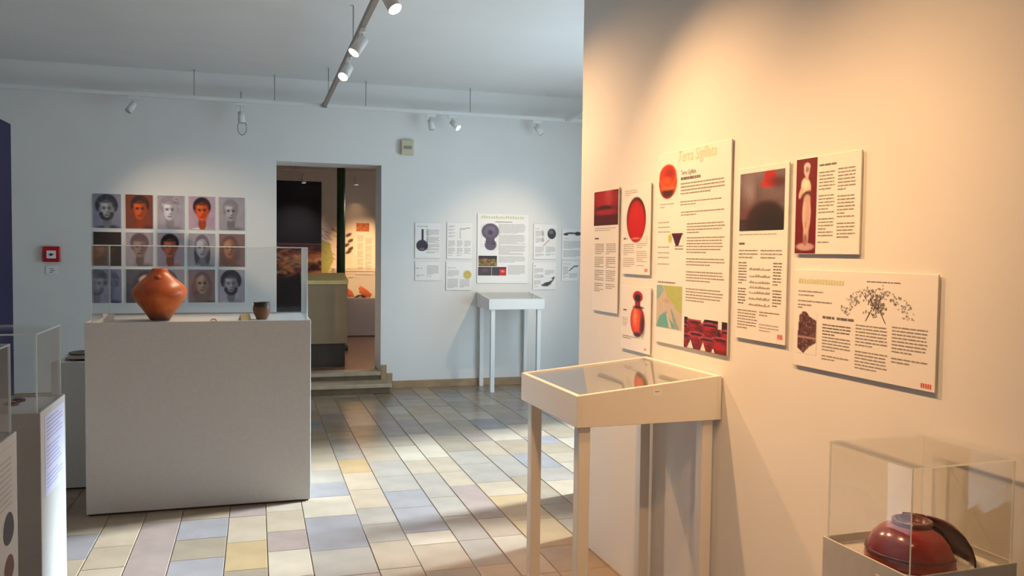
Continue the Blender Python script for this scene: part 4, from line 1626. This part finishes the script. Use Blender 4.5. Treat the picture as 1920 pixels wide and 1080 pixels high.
# low white display with orange pottery
plb = plinth('display_plinth', (1.15, 13.3, ZF2), 0, 1.3, .66, .60, 'long white display bench with orange pottery at the far wall of the room behind', plain=True)
cover('acrylic_cover', (1.17, 13.32, ZF2 + .6005), 0, 1.26, .62, .46, 'clear acrylic cover over the orange pottery in the room behind')
ZD = ZF2 + .6005
for (x, y, rr, hh, lab, mm, tl) in ((1.42, 13.5, .10, .20, 'orange potsherd in the far display, left of two', M['orange'], (.6, .2, .3)),
                                   (1.66, 13.55, .13, .22, 'larger orange potsherd in the far display, right of two', M['orange'], (.7, -.3, 1.2)),
                                   (1.58, 13.42, .10, .12, 'flat dark potsherd lying in front of the orange ones in the far display', M['sigil_d'], (0, 0, .4))):
    sherd('pottery_sherd', (x, y, ZD), rr, 1.9, mm, lab, hgt=hh, tilt=tl, thick=.012)

# panels on its far wall
r = panel('information_panel', (.98, YR, 1.10), 0, .56, .95, 'white panel with a green map and dark figures behind the iron column', 'panel')
c = Canvas(.54, .93, .012, (232, 224, 214))
c.poly([(0, .35), (.3, .4), (.42, .7), (.2, 1), (0, 1)], (178, 184, 106))
for kk in range(26):
    c.ell(rng.uniform(.05, .6), rng.uniform(.15, .75), .07, .012, (170, 150, 140), .5, .5, op=.7)
for (x, y) in ((.86, .26), (.92, .36), (.80, .44), (.93, .50), (.86, .56)):
    c.ell(x, y, .10, .028, (74, 54, 50), .3, -.5)
c.build('printed_picture', r, .01, .94, FY)
r = panel('information_panel', (1.565, YR, 1.15), 0, .30, .86, 'white text panel with a small orange brown photo in the room behind', 'panel')
c = Canvas(.21, .14, .01, (186, 110, 66))
c.grain(.1, 9, .4)
c.build('printed_picture', r, .015, .85, FY)
p = Print(.30, .86)
p.block(.1, .25, .45, .92, .016, 'text_l', .5, 7)
p.block(.55, .3, .9, .92, .016, 'text_l', .5, 7)
p.build(r, FY)
r = panel('information_panel', (1.90, YR, 1.40), 0, .34, .46, 'panel with a dark purple photo beside the door jamb in the room behind', 'panel')
c = Canvas(.30, .18, .01, (84, 44, 52))
c.grain(.08, 7, .3)
c.build('printed_picture', r, .02, .42, FY)
t3 = tag(empty('light_track', (.6, YR - .25, 2.80)), 'thin lighting track along the far wall of the room behind', 'track')
box('rail', (-2.8, -.018, -.018), (2.8, .018, .018), M['metal_w'], t3, .002)
for x in (-1.8, 0, 1.8):
    tube('hanger_rod', (x, 0, .018), (x, 0, .298), .005, M['wire'], t3, n=8)
_z = ZTR
ZTR = 2.802
spotlight(.72, YR - .25, (.9, YR, 1.0), 4, 60, 'left small spotlight on the track in the room behind', WARM, 'lens_s')
spotlight(1.55, YR - .25, (1.62, YR, 1.0), 6, 75, 'right small spotlight on the track in the room behind', WARM, 'lens_s')
t4 = tag(empty('light_track', (2.0, 12.3, 2.98)), 'added lighting track across the room behind, hidden by the lintel', 'track')
box('rail', (-1.5, -.018, -.018), (1.5, .018, .018), M['metal_w'], t4, .002)
for x in (-1.2, 1.2):
    tube('hanger_rod', (x, 0, .018), (x, 0, .118), .005, M['wire'], t4, n=8)
ZTR = 2.982  # lamps added out of sight on this track to brighten the room behind
spotlight(1.7, 12.3, (1.7, YR, 1.15), 330, 46, 'added unseen spotlight over the orange pottery in the room behind', WARM, 'lens')
spotlight(.85, 12.3, (.55, YR, 1.5), 55, 44, 'added unseen spotlight brightening the dark blue banner in the room behind', (1.0, .86, .78), 'lens')  # added to lift the banner's brightness
spotlight(2.6, 12.3, (2.0, 11.0, .2), 150, 130, 'added unseen fill floodlight over the floor of the room behind', (1.0, .86, .78), 'lens')  # added ambient fill, no such lamp in view
ZTR = _z
